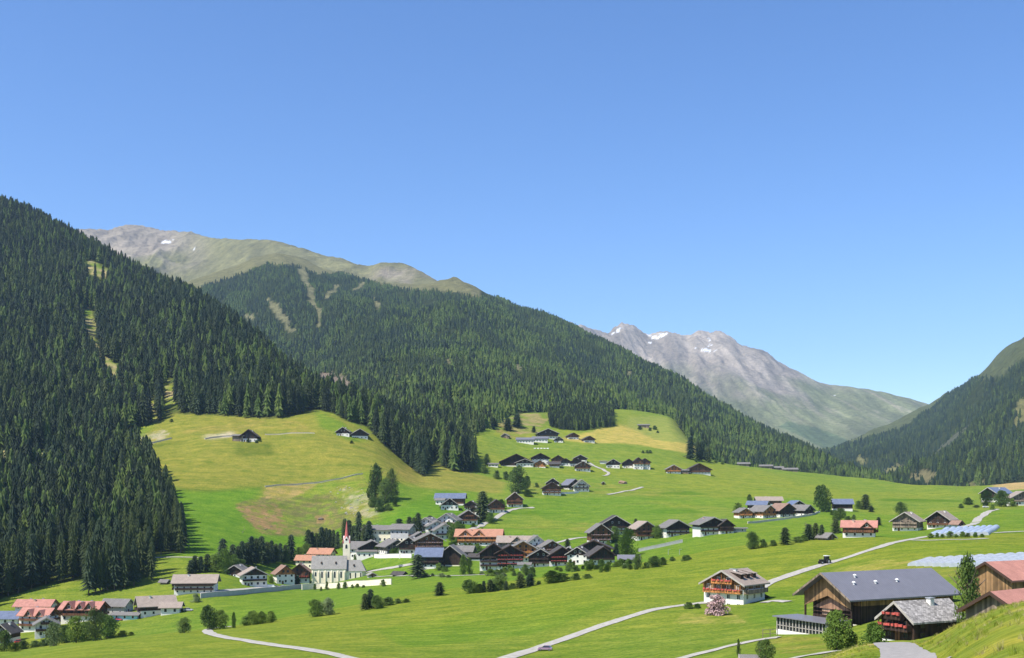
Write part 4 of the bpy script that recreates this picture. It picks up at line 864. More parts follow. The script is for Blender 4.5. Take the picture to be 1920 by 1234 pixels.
def big_barn():
    d=205;px=1560;s=d/FOC
    W=12.6;L=27.;ya=R(-62);z=(HOR-1204)/FOC*d
    # near corner of gable and long side stands at bearing px~1588
    cx,cy=(1598-CX)/FOC*d,d+0.0
    # local corner (W/2,-L/2) -> world
    c,s_=math.cos(ya),math.sin(ya);lx,ly=W/2,-L/2
    ox=cx-(c*lx-s_*ly);oy=cy-(s_*lx+c*ly)
    t=empty('barn',(ox,oy,z),ya);tag(t,'huge timber barn with dark metal roof, brown planked gable and glazed white annex','barn')
    eh=(1204-1119)/FOC*d;rh=eh+3.9;ov=1.3;sl=(rh-eh)/(W/2)
    a=MB();a.box(-W/2,W/2,-L/2+2.2,L/2,-5,3.0);a.build('wall',MW,t)
    a=MB();a.box(-W/2,W/2,-L/2+2.2,L/2,3.0,eh-1.9);a.build('lower_timber_wall',WD,t)
    a=MB();a.extrude([(-W/2-.05,eh-1.9),(W/2+.05,eh-1.9),(W/2+.05,eh),(0,rh-.1),(-W/2-.05,eh)],'y',-L/2+2.2,L/2);a.build('upper_timber_wall',WY,t)
    # projecting gable screen: planked triangle with an opening under it
    a=MB();a.extrude([(-W/2,eh-2.6),(-W/2,eh),(0,rh-.1),(W/2,eh),(W/2,eh-2.6),(0,rh-4.2)],'y',-L/2-.1,-L/2+.1);a.build('gable_boards',WY,t)
    a=MB();a.extrude([(-W*.40,eh-2.9),(W*.40,eh-2.9),(0,rh-4.35)],'y',-L/2+.9,-L/2+1.1);a.build('gable_boards',surf('reddish_timber',(.24,.14,.09),'planks',var=.3),t)
    a=MB();a.box(-W*.40,W*.40,-L/2+.95,-L/2+1.05,3.6,4.3);a.box(-W*.4,W*.4,-L/2+.9,-L/2+1.1,4.8,4.95);a.build('railing',WD,t)
    a=MB();a.box(-W*.22,-W*.05,-L/2+1.2,-L/2+2.1,3.1,eh-2.9);a.build('door',surf('pale_boards',(.45,.30,.2),'planks'),t)
    for x in(-W/2+.15,W/2-.15):
        a=MB();a.box(x-.15,x+.15,-L/2-.1,-L/2+.2,-4,eh);a.build('post',WD,t)
    xe=W/2+ov;ze=eh-ov*sl;a=MB();a.extrude([(-xe,ze),(0,rh),(xe,ze),(xe,ze+.28),(0,rh+.28),(-xe,ze+.28)],'y',-L/2-1.9,L/2+1.2);ro=a.build('roof',RS,t)
    a=MB();a.extrude([(-xe,ze-.1),(0,rh-.1),(xe,ze-.1),(xe,ze+.33),(0,rh+.33),(-xe,ze+.33)],'y',-L/2-1.97,-L/2-1.9);a.build('barge_board',WG,t)
    for (fx,fy) in((.25,-.30),(.55,-.38),(.55,-.17),(.52,.05)):
        x=fx*W/2;y=fy*L;zc=rh-x*sl+.28;a=MB();a.tube((x,y,zc-.2),(x,y,zc+.35),.22,.22,8);a.tube((x,y,zc+.35),(x,y,zc+.55),.4,.1,8);a.build('roof_vent',M_FR,ro)
    # glazed annex in front of the gable
    y0=-L/2-.4;y1=y0-5.6;x0=-W/2-1.4;x1=W/2-.5;h=3.7
    an=MB();an.box(x0,x1,y1,y0,-6,1.3);an=an.build('annex_wall',MW,t)
    a=MB();a.box(x0-.5,x1+.3,y1-.6,y0+.3,h,h+.22);a.build('annex_roof',RS,t)
    n=15
    for k in range(n+1):
        x=x0+.12+(x1-x0-.24)*k/n;a=MB();a.box(x-.10,x+.10,y1+.0,y1+.16,1.3,h);a.build('window_post',M_PALE,t)
    a=MB();a.box(x0+.1,x1-.1,y1+.2,y1+.24,1.3,h);a.box(x0+.2,x0+.24,y1+.2,y0,1.3,h);a.build('glazing',M_GL,t)
    a=MB();a.box(x0+.1,x1-.1,y1+.0,y1+.18,2.1,2.2);a.build('window_rail',M_PALE,t)
    a=MB();a.box(W/2+.05,W/2+3.2,-L/2+3,-L/2+9,2.6,2.75);a.build('canopy',MW,t)
    return t
big_barn()
C(1728,1206,82,124,42,72,-64,'shingle','old black timber house with grey shingle roof and a red flowered balcony','house',name='timber_house',d=168,floors=2,wb=.01,bal=(1,2),flowers=M_FL,chim=1,found=4,balm=WD)
C(1912,1159,100,190,72,100,-60,'gold','golden planked barn with red tiled roof, the higher one at the right edge','barn',name='barn',d=182,floors=1,wb=.05,bal=(),chim=0,win=False,found=9)
C(1896,1193,112,136,42,76,-52,(WG,WG,RR),'low timber house with red tiled roof half hidden behind the grassy knoll','house',name='timber_house',d=128,floors=1,wb=.05,bal=(),chim=0,win=False,found=5)
# ------------------------------------------------------------------ the church
def church():
    x,d,z=GA(632,1091);s=d/FOC
    yaw=R(4);t=empty('church',(x,d+6,z),yaw);tag(t,'cream parish church with grey roof and a slender red spire','church')
    NL=64*s;NW=10.5;xl=-49*s;xr=xl+NL;eh=25*s;rh=48*s
    def pitched(x0,x1,w,e,r,yc=0,hip=0):
        o=.35;sl=(r-e)/(w/2)
        V=[(x0-o,yc-w/2-o,e-o*sl),(x1+o,yc-w/2-o,e-o*sl),(x1+o,yc+w/2+o,e-o*sl),(x0-o,yc+w/2+o,e-o*sl),(x0-o,yc,r),(x1+o-hip,yc,r)]
        return V,[(0,1,5,4),(2,3,4,5),(1,2,5),(3,0,4),(3,2,1,0)]
    a=MB();a.box(xl,xr,-NW/2,NW/2,-4,eh);a.add([(xl,-NW/2,eh),(xl,NW/2,eh),(xl,0,rh-.2),(xl+.4,-NW/2,eh),(xl+.4,NW/2,eh),(xl+.4,0,rh-.2)],[(0,1,2),(3,5,4),(0,2,5,3),(1,4,5,2)]);a.build('nave_wall',MCR,t)
    V,F_=pitched(xl,xr,NW,eh,rh);a=MB();a.add(V,F_);ro=a.build('nave_roof',RCH,t)
    a=MB();xc0=xr;xc1=xr+36*s;ce=21*s;cr=40*s;CW=8.2;a.box(xc0,xc1-2,-CW/2,CW/2,-4,ce);a.extrude([(xc1-2,-CW/2),(xc1,-CW/4),(xc1,CW/4),(xc1-2,CW/2)],'z',-4,ce);a.build('choir_wall',MCR,t)
    V,F_=pitched(xc0,xc1,CW,ce,cr,0,3.5);a=MB();a.add(V,F_);ro2=a.build('choir_roof',RCH,t)
    def arch(par,x,y,zb,w,h):
        pts=[(-w/2,0),(w/2,0)]+[(math.cos(k*math.pi/6)*w/2,h-w/2+math.sin(k*math.pi/6)*w/2*1.3) for k in range(0,7)]
        def ring(e,y0,y1,m,mb): mb.extrude([(p[0]*(1+e),(p[1]*(1+e*.35))) for p in pts],'y',y0,y1,m)
        a=MB();ring(.38,-.05,.02,0,a);w_=a.build('window',MW,par);w_.location=(x,y,zb)
        a=MB();ring(0,-.075,.0,0,a);a.build('pane',M_GL,w_)
    for k in range(5): 
        arch(t,xl+NL*(.12+.185*k),-NW/2,eh*(.30 if k else .42),1.0,eh*(.45 if k else .3))
    for k in range(6):
        a=MB();q=xl+NL*(.03+.185*k);a.extrude([(-NW/2-.55,-3),(-NW/2,-3),(-NW/2,eh*.86),(-NW/2-.1,eh*.86),(-NW/2-.55,eh*.7)],'x',q-.28,q+.28);a.build('buttress',MCR,t)
    for k in range(3): arch(t,xc0+(xc1-xc0)*(.22+.27*k),-CW/2,ce*.28,.75,ce*.5)
    for(rp,xx,zz,w) in((ro,xl+NL*.28,.42,NW),(ro,xl+NL*.70,.42,NW),(ro2,xc0+(xc1-xc0)*.4,.45,CW)):
        e,r=(eh,rh) if w==NW else (ce,cr);yy=-(w/2)*(1-zz);zc=e+(r-e)*zz
        a=MB();a.extrude([(yy-.9,zc-.35),(yy-.9,zc+.3),(yy+.5,zc+.9)],'x',xx-.45,xx+.45,0);a.build('roof_dormer',[WD],rp)
    # tower beside the choir, gables and red spire
    tx=xr-1*s;tw=4.3;ty=NW/2-.5;th=72*s;top=113*s
    a=MB();a.box(tx-tw/2,tx+tw/2,ty-tw/2,ty+tw/2,-3,th);a.build('tower_wall',MCR,t)
    gh=13*s
    a=MB();a.extrude([(tx-tw/2,th),(tx+tw/2,th),(tx,th+gh)],'y',ty-tw/2,ty+tw/2);a.extrude([(ty-tw/2,th),(ty+tw/2,th),(ty,th+gh)],'x',tx-tw/2+.01,tx+tw/2-.01);a.build('tower_gable',MW,t)
    MR=surf('red_spire_tiles',(.62,.16,.14),'tiles',var=.15)
    a=MB();zb=th;V=[]
    for k in range(8):
        ang=R(22.5+45*k);V.append((tx+math.cos(ang)*tw*.54,ty+math.sin(ang)*tw*.54,zb))
    V2=[(tx+math.cos(R(22.5+45*k))*tw*.27,ty+math.sin(R(22.5+45*k))*tw*.27,zb+15*s) for k in range(8)]
    V3=[(tx+math.cos(R(22.5+45*k))*.11,ty+math.sin(R(22.5+45*k))*.11,top) for k in range(8)]
    a.add(V+V2+V3,[(k,(k+1)%8,8+(k+1)%8,8+k) for k in range(8)]+[(8+k,8+(k+1)%8,16+(k+1)%8,16+k) for k in range(8)]+[tuple(range(16,24))])
    for k in range(4):
        ang=R(45+90*k);qx,qy=tx+math.cos(ang)*tw*.64,ty+math.sin(ang)*tw*.64;a.tube((qx,qy,th-.3),(qx,qy,th+.5),.42,.42,6);a.tube((qx,qy,th+.5),(qx,qy,th+12*s),.42,.03,6)
    sp=a.build('spire',MR,t)
    a=MB();a.tube((tx,ty,top-.2),(tx,ty,top+1.6),.05,.05,6);a.box(tx-.4,tx+.4,ty-.05,ty+.05,top+1.0,top+1.12);a.build('cross',M_MET,sp)
    a=MB();a.tube((tx,ty-tw/2-.02,th+2.0),(tx,ty-tw/2-.1,th+2.0),.7,.7,16,0);a.build('clock_face',WD,t)
    for zz in(th-3.6,):
        arch(t,tx,ty-tw/2,zz,1.3,2.4)
church()
# ------------------------------------------------------------------ lanes and paths laid on the ground
m_rd,nt_,b_=newmat('gravel');geo=nd(nt_,'ShaderNodeNewGeometry');n1=noise_n(nt_,.8,5,geo.outputs['Position'])
nt_.links.new(ramp(nt_,n1.outputs[0],[(.25,(.25,.235,.19)),(.5,(.34,.32,.275)),(.75,(.43,.41,.36))]).outputs[0],b_.inputs['Base Color']);b_.inputs['Roughness'].default_value=.95
m_as,nt_,b_=newmat('asphalt');geo=nd(nt_,'ShaderNodeNewGeometry');n1=noise_n(nt_,2.5,6,geo.outputs['Position'],.7)
nt_.links.new(ramp(nt_,n1.outputs[0],[(.3,(.20,.19,.18)),(.7,(.33,.31,.29))]).outputs[0],b_.inputs['Base Color']);b_.inputs['Roughness'].default_value=.95
m_verge,nt_,b_=newmat('dry_verge');b_.inputs['Base Color'].default_value=(.33,.31,.09,1)
def smooth(P,n=10):
    P=[Vector(p) for p in P];out=[]
    for i in range(len(P)-1):
        p0=P[max(i-1,0)];p1=P[i];p2=P[i+1];p3=P[min(i+2,len(P)-1)]
        for k in range(n):
            t=k/n;out.append(.5*((2*p1)+(p2-p0)*t+(2*p0-5*p1+4*p2-p3)*t*t+(3*p1-p0-3*p2+p3)*t**3))
    out.append(P[-1]);return out
def ribbon(name,pix,wd,mat,lift=.05,dmin=0,n=14,ds_=None,cross=7):
    P=[];
    for k,p in enumerate(pix):
        if ds_ is not None and ds_[k]: P.append(((p[0]-CX)/FOC*ds_[k],ds_[k],0))
        else: x,d,z=GA(p[0],p[1],dmin);P.append((x,d,0))
    P=smooth(P,n);V=[];Fc=[];rnd=random.Random(3)
    for i,p in enumerate(P):
        t=(P[min(i+1,len(P)-1)]-P[max(i-1,0)]);t.z=0;t.normalize();nrm=Vector((-t.y,t.x,0));w_=wd*.5*(1+.16*float(fbm(np.array(p.x/6.),np.array(p.y/6.),3,7)))
        zs=[]
        for c in range(cross):
            q=p+nrm*(w_*(1-2*c/(cross-1)));V.append((q.x,q.y,float(TA.zxy(q.x,q.y))+lift+ (0 if c in(0,cross-1) else lift*.6)))
        if i:
            for c in range(cross-1):
                a=(i-1)*cross+c;Fc.append((a,a+1,a+1+cross,a+cross))
    # skirts
    me=mesh(name,V,Fc,[mat],smooth=True);o=link(name,me);return tag(o,kind='structure')
ribbon('lane',[(700,1243),(640,1231),(560,1216),(470,1203),(420,1195),(394,1188),(389,1182),(402,1178),(436,1175)],3.2,m_rd,.12)
ribbon('lane',[(900,1250),(960,1231),(1010,1215),(1060,1198),(1110,1180),(1180,1157),(1240,1141),(1300,1133),(1345,1128)],3.3,m_rd,.12)
ribbon('lane',[(1425,1104),(1445,1092),(1480,1079),(1520,1066),(1560,1054),(1600,1042),(1640,1029),(1680,1017),(1712,1011),(1740,1006)],3.8,m_rd,.14)
ribbon('lane',[(1712,1013),(1760,1013),(1810,1012),(1850,1010)],2.2,m_rd,.12)
ribbon('lane',[(1800,990),(1822,984),(1838,970),(1850,962),(1868,955)],5.0,m_rd,.2)
ribbon('lane',[(1430,1131),(1450,1127),(1478,1129)],3.0,m_rd,.12)
ribbon('lane',[(1240,1246),(1300,1229),(1345,1218),(1400,1205),(1440,1198),(1462,1196)],2.6,m_rd,.12)
ribbon('lane',[(1470,1240),(1530,1228),(1570,1222)],2.4,m_rd,.12)
ribbon('lane',[(1706,1250),(1702,1234),(1692,1220),(1677,1208),(1664,1208)],2.7,m_as,.05,ds_=[40,50,64,79,94])
ribbon('village_road',[(905,984),(930,972),(948,961),(965,955),(1000,952)],4.5,m_rd,.3)
ribbon('village_road',[(870,996),(885,992),(905,984)],4.5,m_rd,.3)
ribbon('village_road',[(688,1073),(715,1068),(745,1063),(775,1058),(790,1055)],4.0,m_rd,.25)
ribbon('village_road',[(1030,1021),(1060,1014),(1100,1008)],3.4,m_rd,.25)
ribbon('village_road',[(380,1114),(430,1108),(480,1104),(530,1101),(575,1098)],6.5,m_rd,.2)
ribbon('field_track',[(1105,868),(1118,876),(1135,884),(1141,889),(1130,893)],3.5,m_rd,.35)
ribbon('field_track',[(1138,928),(1165,923),(1190,918),(1205,914)],3.5,m_rd,.35)
ribbon('field_track',[(286,1046),(330,1045),(372,1046)],1.8,m_rd,.2)
ribbon('field_track',[(690,1082),(760,1080),(840,1080),(910,1078)],1.6,m_rd,.2)
ribbon('field_track',[(1860,1000),(1900,998),(1960,996)],2.6,m_rd,.2)
# ------------------------------------------------------------------ walls, following the ground
def wall(name,pix,h,th,mat,label,cat='wall',group=None,dmin=0,posts=False,dd=None):
    P=[]
    for k,(px,py) in enumerate(pix):
        if dd: P.append(((px-CX)/FOC*dd[k],dd[k],0))
        else: x,d,z=GA(px,py,dmin);P.append((x,d,0))
    c=sum((Vector(p) for p in P),Vector())/len(P);cz=float(TA.zxy(c.x,c.y));t=empty(name,(c.x,c.y,cz));tag(t,label,cat,group)
    P=smooth(P,6);V=[];Fc=[];V2=[];F2=[]
    for i,p in enumerate(P):
        d_=(P[min(i+1,len(P)-1)]-P[max(i-1,0)]);d_.normalize();nr=Vector((-d_.y,d_.x,0))*th/2;z=float(TA.zxy(p.x,p.y))
        for q in(p+nr,p-nr):
            V+=[(q.x-c.x,q.y-c.y,z-cz-1.5),(q.x-c.x,q.y-c.y,z-cz+h)]
        n2=nr*1.35
        for q in(p+n2,p-n2): V2+=[(q.x-c.x,q.y-c.y,z-cz+h),(q.x-c.x,q.y-c.y,z-cz+h+.12)]
        if i:
            b=(i-1)*4
            for (A_,B_) in((V,Fc),(V2,F2)): B_+=[(b,b+4,b+5,b+1),(b+2,b+3,b+7,b+6),(b+1,b+5,b+7,b+3),(b,b+2,b+6,b+4)]
    n=len(P)-1
    for B_ in(Fc,F2): B_+=[(0,1,3,2),(n*4,n*4+2,n*4+3,n*4+1)]
    link('wall_body',mesh('wall_body',V,Fc,[mat]),t);link('coping',mesh('coping',V2,F2,[M_CON if mat is not M_STO else M_STO]),t)
    return t
wall('retaining_wall',[(376,1122),(430,1117),(480,1112),(530,1107),(575,1103)],2.4,.5,MGY,'long grey retaining wall below the road at the lower left')
wall('churchyard_wall',[(566,1106),(600,1104),(650,1101),(700,1098),(734,1096)],3.0,.5,MCR,'pale churchyard wall below the church, dotted with dark shrubs')
wall('terrace_wall',[(702,1046),(735,1046),(772,1046)],2.6,.5,MW,'bright white terrace wall above the green')
wall('garden_wall',[(990,1078),(1030,1077),(1075,1076),(1125,1073)],1.6,.5,MGY,'low grey garden wall below the dark chalet pair',dd=[632,634,638,642])
wall('retaining_wall',[(1196,1042),(1225,1043),(1280,1041)],1.8,.4,MGY,'grey sports ground wall right of the leafy tree',dd=[648,648,650])
wall('retaining_wall',[(1402,982),(1440,978),(1480,973),(1520,967),(1537,962)],1.3,.5,M_STO,'stone retaining wall below the farm hamlet on the right meadow')
wall('dry_stone_wall',[(497,913),(540,910),(590,906),(640,898),(680,889)],0.8,.9,M_STO,'long dry stone wall crossing the steep left hillside')
wall('dry_stone_wall',[(384,824),(410,820),(436,818)],1.0,1.2,M_STO,'short pale stone wall left of the lonely hillside farmhouse')
wall('dry_stone_wall',[(497,815),(540,813),(590,813)],0.6,.8,M_STO,'stone wall right of the lonely hillside farmhouse')
wall('dry_stone_wall',[(235,842),(262,836),(300,828),(322,822)],1.0,1.6,M_STO,'stone bank along the forest edge above the left meadow')
wall('garden_wall',[(1045,926),(1065,926),(1085,924)],1.6,.5,MW,'short white wall in front of the two chalets below the middle meadow')
# ------------------------------------------------------------------ trees and shrubs that stand on their own
_dec={}
def dec_kind(kind,v,bush=False):
    """unit-size deciduous crowns: 1 m wide, 1 m high"""
    k=(kind,v,bush)
    if k not in _dec:
        mt={'leaf':M_DEC,'dark':M_DK,'willow':M_WIL,'pink':M_PK,'larch':M_LAR,'column':M_DK}[kind]
        n,s,cl=(3400,.026,24)
        if kind=='column': cr=crown_mesh(50+v,1,1,.12,1500,.028,14,mt,True)
        elif kind=='pink' or bush: cr=crown_mesh(50+v,1,1,.0,2600,.032,20,mt,dome=True)
        else: cr=crown_mesh(80+v*7+len(kind),1.05,1,.03,n,s,cl,mt)
        tr=trunk_mesh(v,1,.035,1);_dec[k]=(cr,tr)
    return _dec[k]
SPK=[]
def spr_kind(v):
    if not SPK:
        for q in range(4): SPK.append((spruce_mesh(200+q,15,9,h=1,r=.5,base=.06,trunk=False,name='crown',mats=[M_SPR,M_SPB][q%2],jag=.3),None))
        a=MB();a.tube((0,0,-.06),(0,0,.86),.016,.003,6);me=mesh('trunk',a.V,a.F,[M_BARK])
        for q in range(4): SPK[q]=(SPK[q][0],me)
    return SPK[v%4]
TREES={'n':0}
def plant(px,py,w,h,kind,label,group=None,d=None,cat=None,name=None,dmin=0,lean=0):
    x,dd,z=place(px,py,d,dmin); 
    if d is not None: z=float(TA.z(px,dd))
    s=dd/FOC;TREES['n']+=1;v=(TREES['n']*7)%4
    nm=name or {'spruce':'spruce_tree','leaf':'leafy_tree','dark':'leafy_tree','willow':'willow_tree','pink':'flowering_bush','larch':'larch_tree','column':'columnar_tree'}[kind]
    if h<=20 and kind in('leaf','dark','willow') and name is None: nm='shrub'
    cat=cat or {'spruce_tree':'tree','leafy_tree':'tree','willow_tree':'tree','larch_tree':'tree','columnar_tree':'tree'}.get(nm,'shrub')
    t=empty(nm,(x,dd+w*s*.2,z-.1),random.uniform(0,6.28));tag(t,label,cat,group)
    cr,tr=(spr_kind(v) if kind=='spruce' else dec_kind(kind,v,nm=='shrub'))
    W_=w*s*(1.25 if kind=='spruce' else 1.08);H_=h*s
    c=link('crown',cr,t);c.scale=(W_,W_,H_)
    if tr is not None: c=link('trunk',tr,t);c.scale=(H_*.9,H_*.9,H_) if kind=='spruce' else (H_*.8,H_*.8,H_)
    return t
P_=plant
def row(lst,kind,label,group,**k):
    for (x,y,w,h) in lst:
        q=random.uniform(.8,1.25);plant(x+random.uniform(-1.5,1.5),y,w*q*random.uniform(.85,1.15),h*q*random.uniform(.85,1.1),kind,label,group,**k)
g='dark spruces in the row behind the church and the road houses'
row([(358,1076,14,32),(366,1074,15,40),(377,1074,15,36),(388,1072,15,38)]+[(418+9*i,1066-2*(i//2),14,RNG.integers(40,52)) for i in range(15)],'spruce','dark spruce in the close row between the road houses and the green slope',g)
row([(578+8*i,1036-i,13,int(RNG.integers(36,50))) for i in range(8)]+[(646+9*i,1030-i,14,int(RNG.integers(42,56))) for i in range(6)],'spruce','dark spruce in the row beside the red church spire',g+' spire')
row([(402,1074,24,34),(418,1076,22,40),(436,1070,24,30),(560,1050,24,30),(572,1046,20,26),(536,1056,20,30),(450,1072,18,20)],'leaf','bright leafy tree among the dark spruces behind the roadside houses','bright leafy trees among the dark spruces behind the roadside houses')
P_(748,1004,18,32,'spruce','broad dark spruce directly above the cream school')
row([(766,1000,12,28),(775,1000,13,33),(784,999,13,38)],'spruce','slender spruce in the trio between the school and the hillside houses','three slender spruces above the school')
P_(806,990,14,24,'spruce','small spruce behind the lowest left hillside house')
P_(905,978,24,58,'spruce','great solitary spruce in the middle of the upper village')
P_(783,1085,26,46,'spruce','bushy spruce left of the house with the blue grey roof')
P_(1064,1030,11,20,'spruce','small spruce below the curved village lane')
P_(1156,1040,12,22,'spruce','bluish spruce left of the big leafy tree')
P_(1192,984,7,12,'spruce','tiny spruce behind the brown balconied chalet')
P_(922,958,22,26,'leaf','round tree left of the lane chalets')
P_(940,955,20,20,'leaf','low round tree between the two lane chalets')
P_(920,982,20,22,'leaf','leafy bush at the foot of the great solitary spruce')
P_(1178,1046,40,58,'leaf','big bright leafy tree between the chalets with white bases')
P_(1154,1016,26,30,'leaf','round bright tree in front of the broad black hotel')
P_(1232,1010,22,26,'leaf','leafy tree left of the chalet with the white corner')
P_(868,1078,16,40,'leaf','slim bright tree left of the very large dark hotel')
P_(880,1078,14,34,'leaf','second slim tree left of the very large dark hotel')
gg='garden shrubs between the village houses'
row([(846,1012,24,28),(838,994,16,14),(858,1020,18,20),(886,1036,22,14),(904,1040,24,14),(922,1038,24,13),(852,1036,18,20),(824,1070,16,14),(834,1072,14,8),(768,998,18,12),(822,1004,12,10),(714,1040,16,12),(750,1042,14,10),(726,1044,12,8),(790,1040,12,24),(878,1044,18,14),(940,1036,16,10),(858,998,18,22),(888,990,14,10),(866,992,12,9),(905,996,12,8),(932,1044,10,8)],'leaf','bright garden shrub between the close houses of the main village',gg)
gg='shrubs in the gardens below the village'
row([(962,1080,13,12),(973,1079,12,10),(985,1080,18,20),(998,1074,14,10),(1052,1072,12,10),(1066,1072,16,16),(1080,1072,16,12),(1094,1068,13,10),(1108,1068,18,26),(1120,1068,14,10),(1140,1064,18,10),(1156,1062,14,8),(1170,1066,20,12),(1195,1068,15,28),(1212,1066,18,14),(1226,1064,24,20),(1244,1060,24,18),(1262,1052,14,10),(1285,1052,22,16),(1182,1068,14,10)],'dark','dark green shrub in the gardens along the lower edge of the village',gg)
row([(902,1078,12,7),(915,1080,14,6),(930,1079,12,6),(944,1081,14,7),(826,1083,16,8),(812,1081,12,9),(798,1083,14,8),(840,1083,14,7)],'willow','low pale shrub in the terraced garden below the very large dark hotel','low pale shrubs in the terraced gardens')
g='clipped dark shrubs along the churchyard wall'
row([(591,1106,6,12),(601,1108,6,9),(613,1106,8,16),(634,1105,9,14),(647,1104,10,14),(660,1103,9,8),(670,1102,9,9),(680,1102,9,7),(716,1100,11,13)],'dark','clipped dark shrub against the churchyard wall',g,name='shrub')
g='shrubs along the crest of the front meadow'
P_(590,1157,34,34,'leaf','left one of the two round bushes peeping over the front meadow')
P_(612,1154,32,34,'willow','right paler one of the two round bushes peeping over the front meadow')
P_(684,1144,14,32,'spruce','left of the twin small spruces on the meadow crest')
P_(694,1142,15,38,'spruce','right taller of the twin small spruces on the meadow crest')
P_(824,1117,17,26,'spruce','lone small spruce in the field in front of the blue roofed house')
row([(708,1142,20,22),(728,1136,22,16),(745,1132,22,14),(762,1130,18,10),(882,1113,26,22),(900,1112,24,18),(925,1109,22,18),(938,1107,26,28),(962,1104,16,10),(1036,1094,28,20),(1058,1091,26,16),(1080,1088,24,12),(1102,1085,20,9),(1010,1096,14,8)],'dark','grey green bush in the loose hedge along the crest of the front meadow',g)
row([(908,1111,11,24),(918,1110,13,28),(950,1107,10,24),(976,1103,17,30),(994,1099,17,26)],'spruce','small spruce in the loose hedge along the crest of the front meadow','small spruces in the hedge along the meadow crest')
P_(344,1187,28,30,'dark','rounded bush left of the bend of the pale lane')
P_(390,1182,34,48,'dark','tall dark bush standing above the bend of the pale lane')
P_(412,1180,30,38,'leaf','bright bush right of the tall dark bush at the lane bend')
P_(438,1178,9,32,'leaf','thin young tree beside the end of the pale lane')
row([(458,1174,24,20),(474,1172,28,26),(492,1170,28,28),(508,1168,22,20)],'leaf','bush in the short hedge right of the lane bend','bushes in the short hedge right of the lane bend')
g='bushes below the lower left hamlet'
row([(4,1222,30,40),(26,1222,20,16),(42,1218,22,18),(62,1214,24,16),(80,1212,22,18),(228,1195,22,14),(246,1192,16,9),(120,1206,26,30),(160,1202,28,34)],'dark','dark bush in the thicket below the lower left hamlet',g)
P_(98,1212,34,46,'willow','silvery willow in front of the white chalet at the lower left')
P_(140,1206,40,52,'leaf','broad leafy tree in the middle of the lower left thicket')
P_(176,1202,42,64,'willow','tall silvery willow in front of the red roofed guest house')
P_(198,1198,40,46,'leaf','rounded tree at the right end of the lower left thicket')
P_(366,1130,20,18,'willow','pale yellow green bush under the long guest house')
row([(352,1108,10,20),(345,1112,12,14),(326,1105,14,12),(340,1100,12,18)],'leaf','garden bush in front of the long guest house above the road wall','garden bushes by the long guest house')
P_(508,1094,12,14,'leaf','bright green tree between the two white roadside houses',name='leafy_tree')
P_(557,1096,10,18,'spruce','dark little spruce in front of the brown gabled chalet by the church')
# right part
P_(1412,1030,28,34,'dark','round dark bush at the left end of the stream hedge')
row([(1432,1027,24,18),(1452,1024,22,14),(1494,1018,20,12),(1508,1015,16,10),(1290,1050,20,12)],'dark','low bush in the stream hedge behind the meadow crest','low bushes in the stream hedge')
P_(1473,1022,17,34,'spruce','pointed spruce in the stream hedge behind the meadow crest')
row([(1518,1013,12,28),(1529,1012,12,32),(1540,1012,12,32)],'spruce','slim spruce in the trio above the meadow crest near the grey hut','three slim spruces above the meadow crest')
P_(1568,1000,15,28,'spruce','spruce left of the salmon roofed chalet')
P_(1406,946,12,20,'dark','dark columnar tree at the upper left of the farm hamlet',name='columnar_tree',cat='tree')
P_(1384,958,20,16,'leaf','small round tree left of the orange timber houses')
P_(1544,960,38,52,'dark','big round tree right of the farm hamlet')
P_(1624,956,16,30,'spruce','dark pointed tree right of the dark blue barn')
P_(1610,954,16,16,'leaf','round bush between the dark blue barn and the pointed tree')
P_(1634,960,9,12,'spruce','low spruce right of the pointed tree by the blue barn')
row([(1576,976,22,18),(1590,982,20,18),(1602,976,12,12),(1562,966,14,10)],'dark','bush on the bank below the dark blue barn','bushes on the bank below the dark blue barn')
P_(1692,968,26,28,'dark','leafy tree behind the weathered double farmhouse')
P_(1648,985,9,16,'spruce','small spruce right of the salmon roofed chalet')
P_(1817,947,20,15,'dark','neat round tree alone on the right meadow')
P_(1803,953,12,9,'dark','small dark bush left below the neat round tree')
P_(1832,952,14,6,'willow','low pale bush right below the neat round tree')
P_(1852,948,24,30,'dark','left one of the dark round trees before the right edge chalets')
P_(1880,950,32,32,'dark','right larger one of the dark round trees before the right edge chalets')
P_(1900,950,16,16,'leaf','bright bush in front of the old brown chalet at the right edge')
P_(1862,957,10,12,'leaf','small bright bush at the top of the white gravel lane')
P_(1728,992,10,12,'dark','bush in the gap between the two tan roofed farmhouses')
row([(1745+i*12,1009-.2*i,12,int(9+3*(i%2))) for i in range(9)],'leaf','round bush in the row along the front of the upper plastic tunnels','round bushes along the upper plastic tunnels')
P_(1819,1150,50,152,'dark','tall dark tree in front of the white plastic tunnels',d=168)
P_(1842,1150,26,60,'leaf','bright low bush at the foot of the tall dark tree',d=166)
P_(1573,1233,54,80,'leaf','big bright leafy bush in front of the huge barn',d=150,name='leafy_tree',cat='tree')
P_(1641,1214,50,56,'leaf','bright leafy bush left of the old black timber house',d=148,name='leafy_tree',cat='tree')
P_(1600,1228,30,40,'dark','darker bush between the two bright bushes by the barn',d=150,name='shrub')
P_(1385,1233,12,38,'column','narrow columnar tree beside the lane at the bottom edge',name='columnar_tree')
P_(1438,1246,34,50,'dark','dark leafy tree over the small roof at the bottom edge')
P_(1427,1226,20,26,'willow','greyish bush left of the dark tree at the bottom edge',name='shrub')
P_(1345,1154,46,40,'pink','wide bush covered in pale pink blossom before the farmhouse')
P_(1292,1142,20,14,'dark','low dark bush by the lane left of the farmhouse')
P_(1308,1141,18,10,'dark','low bush under the white wall of the farmhouse')
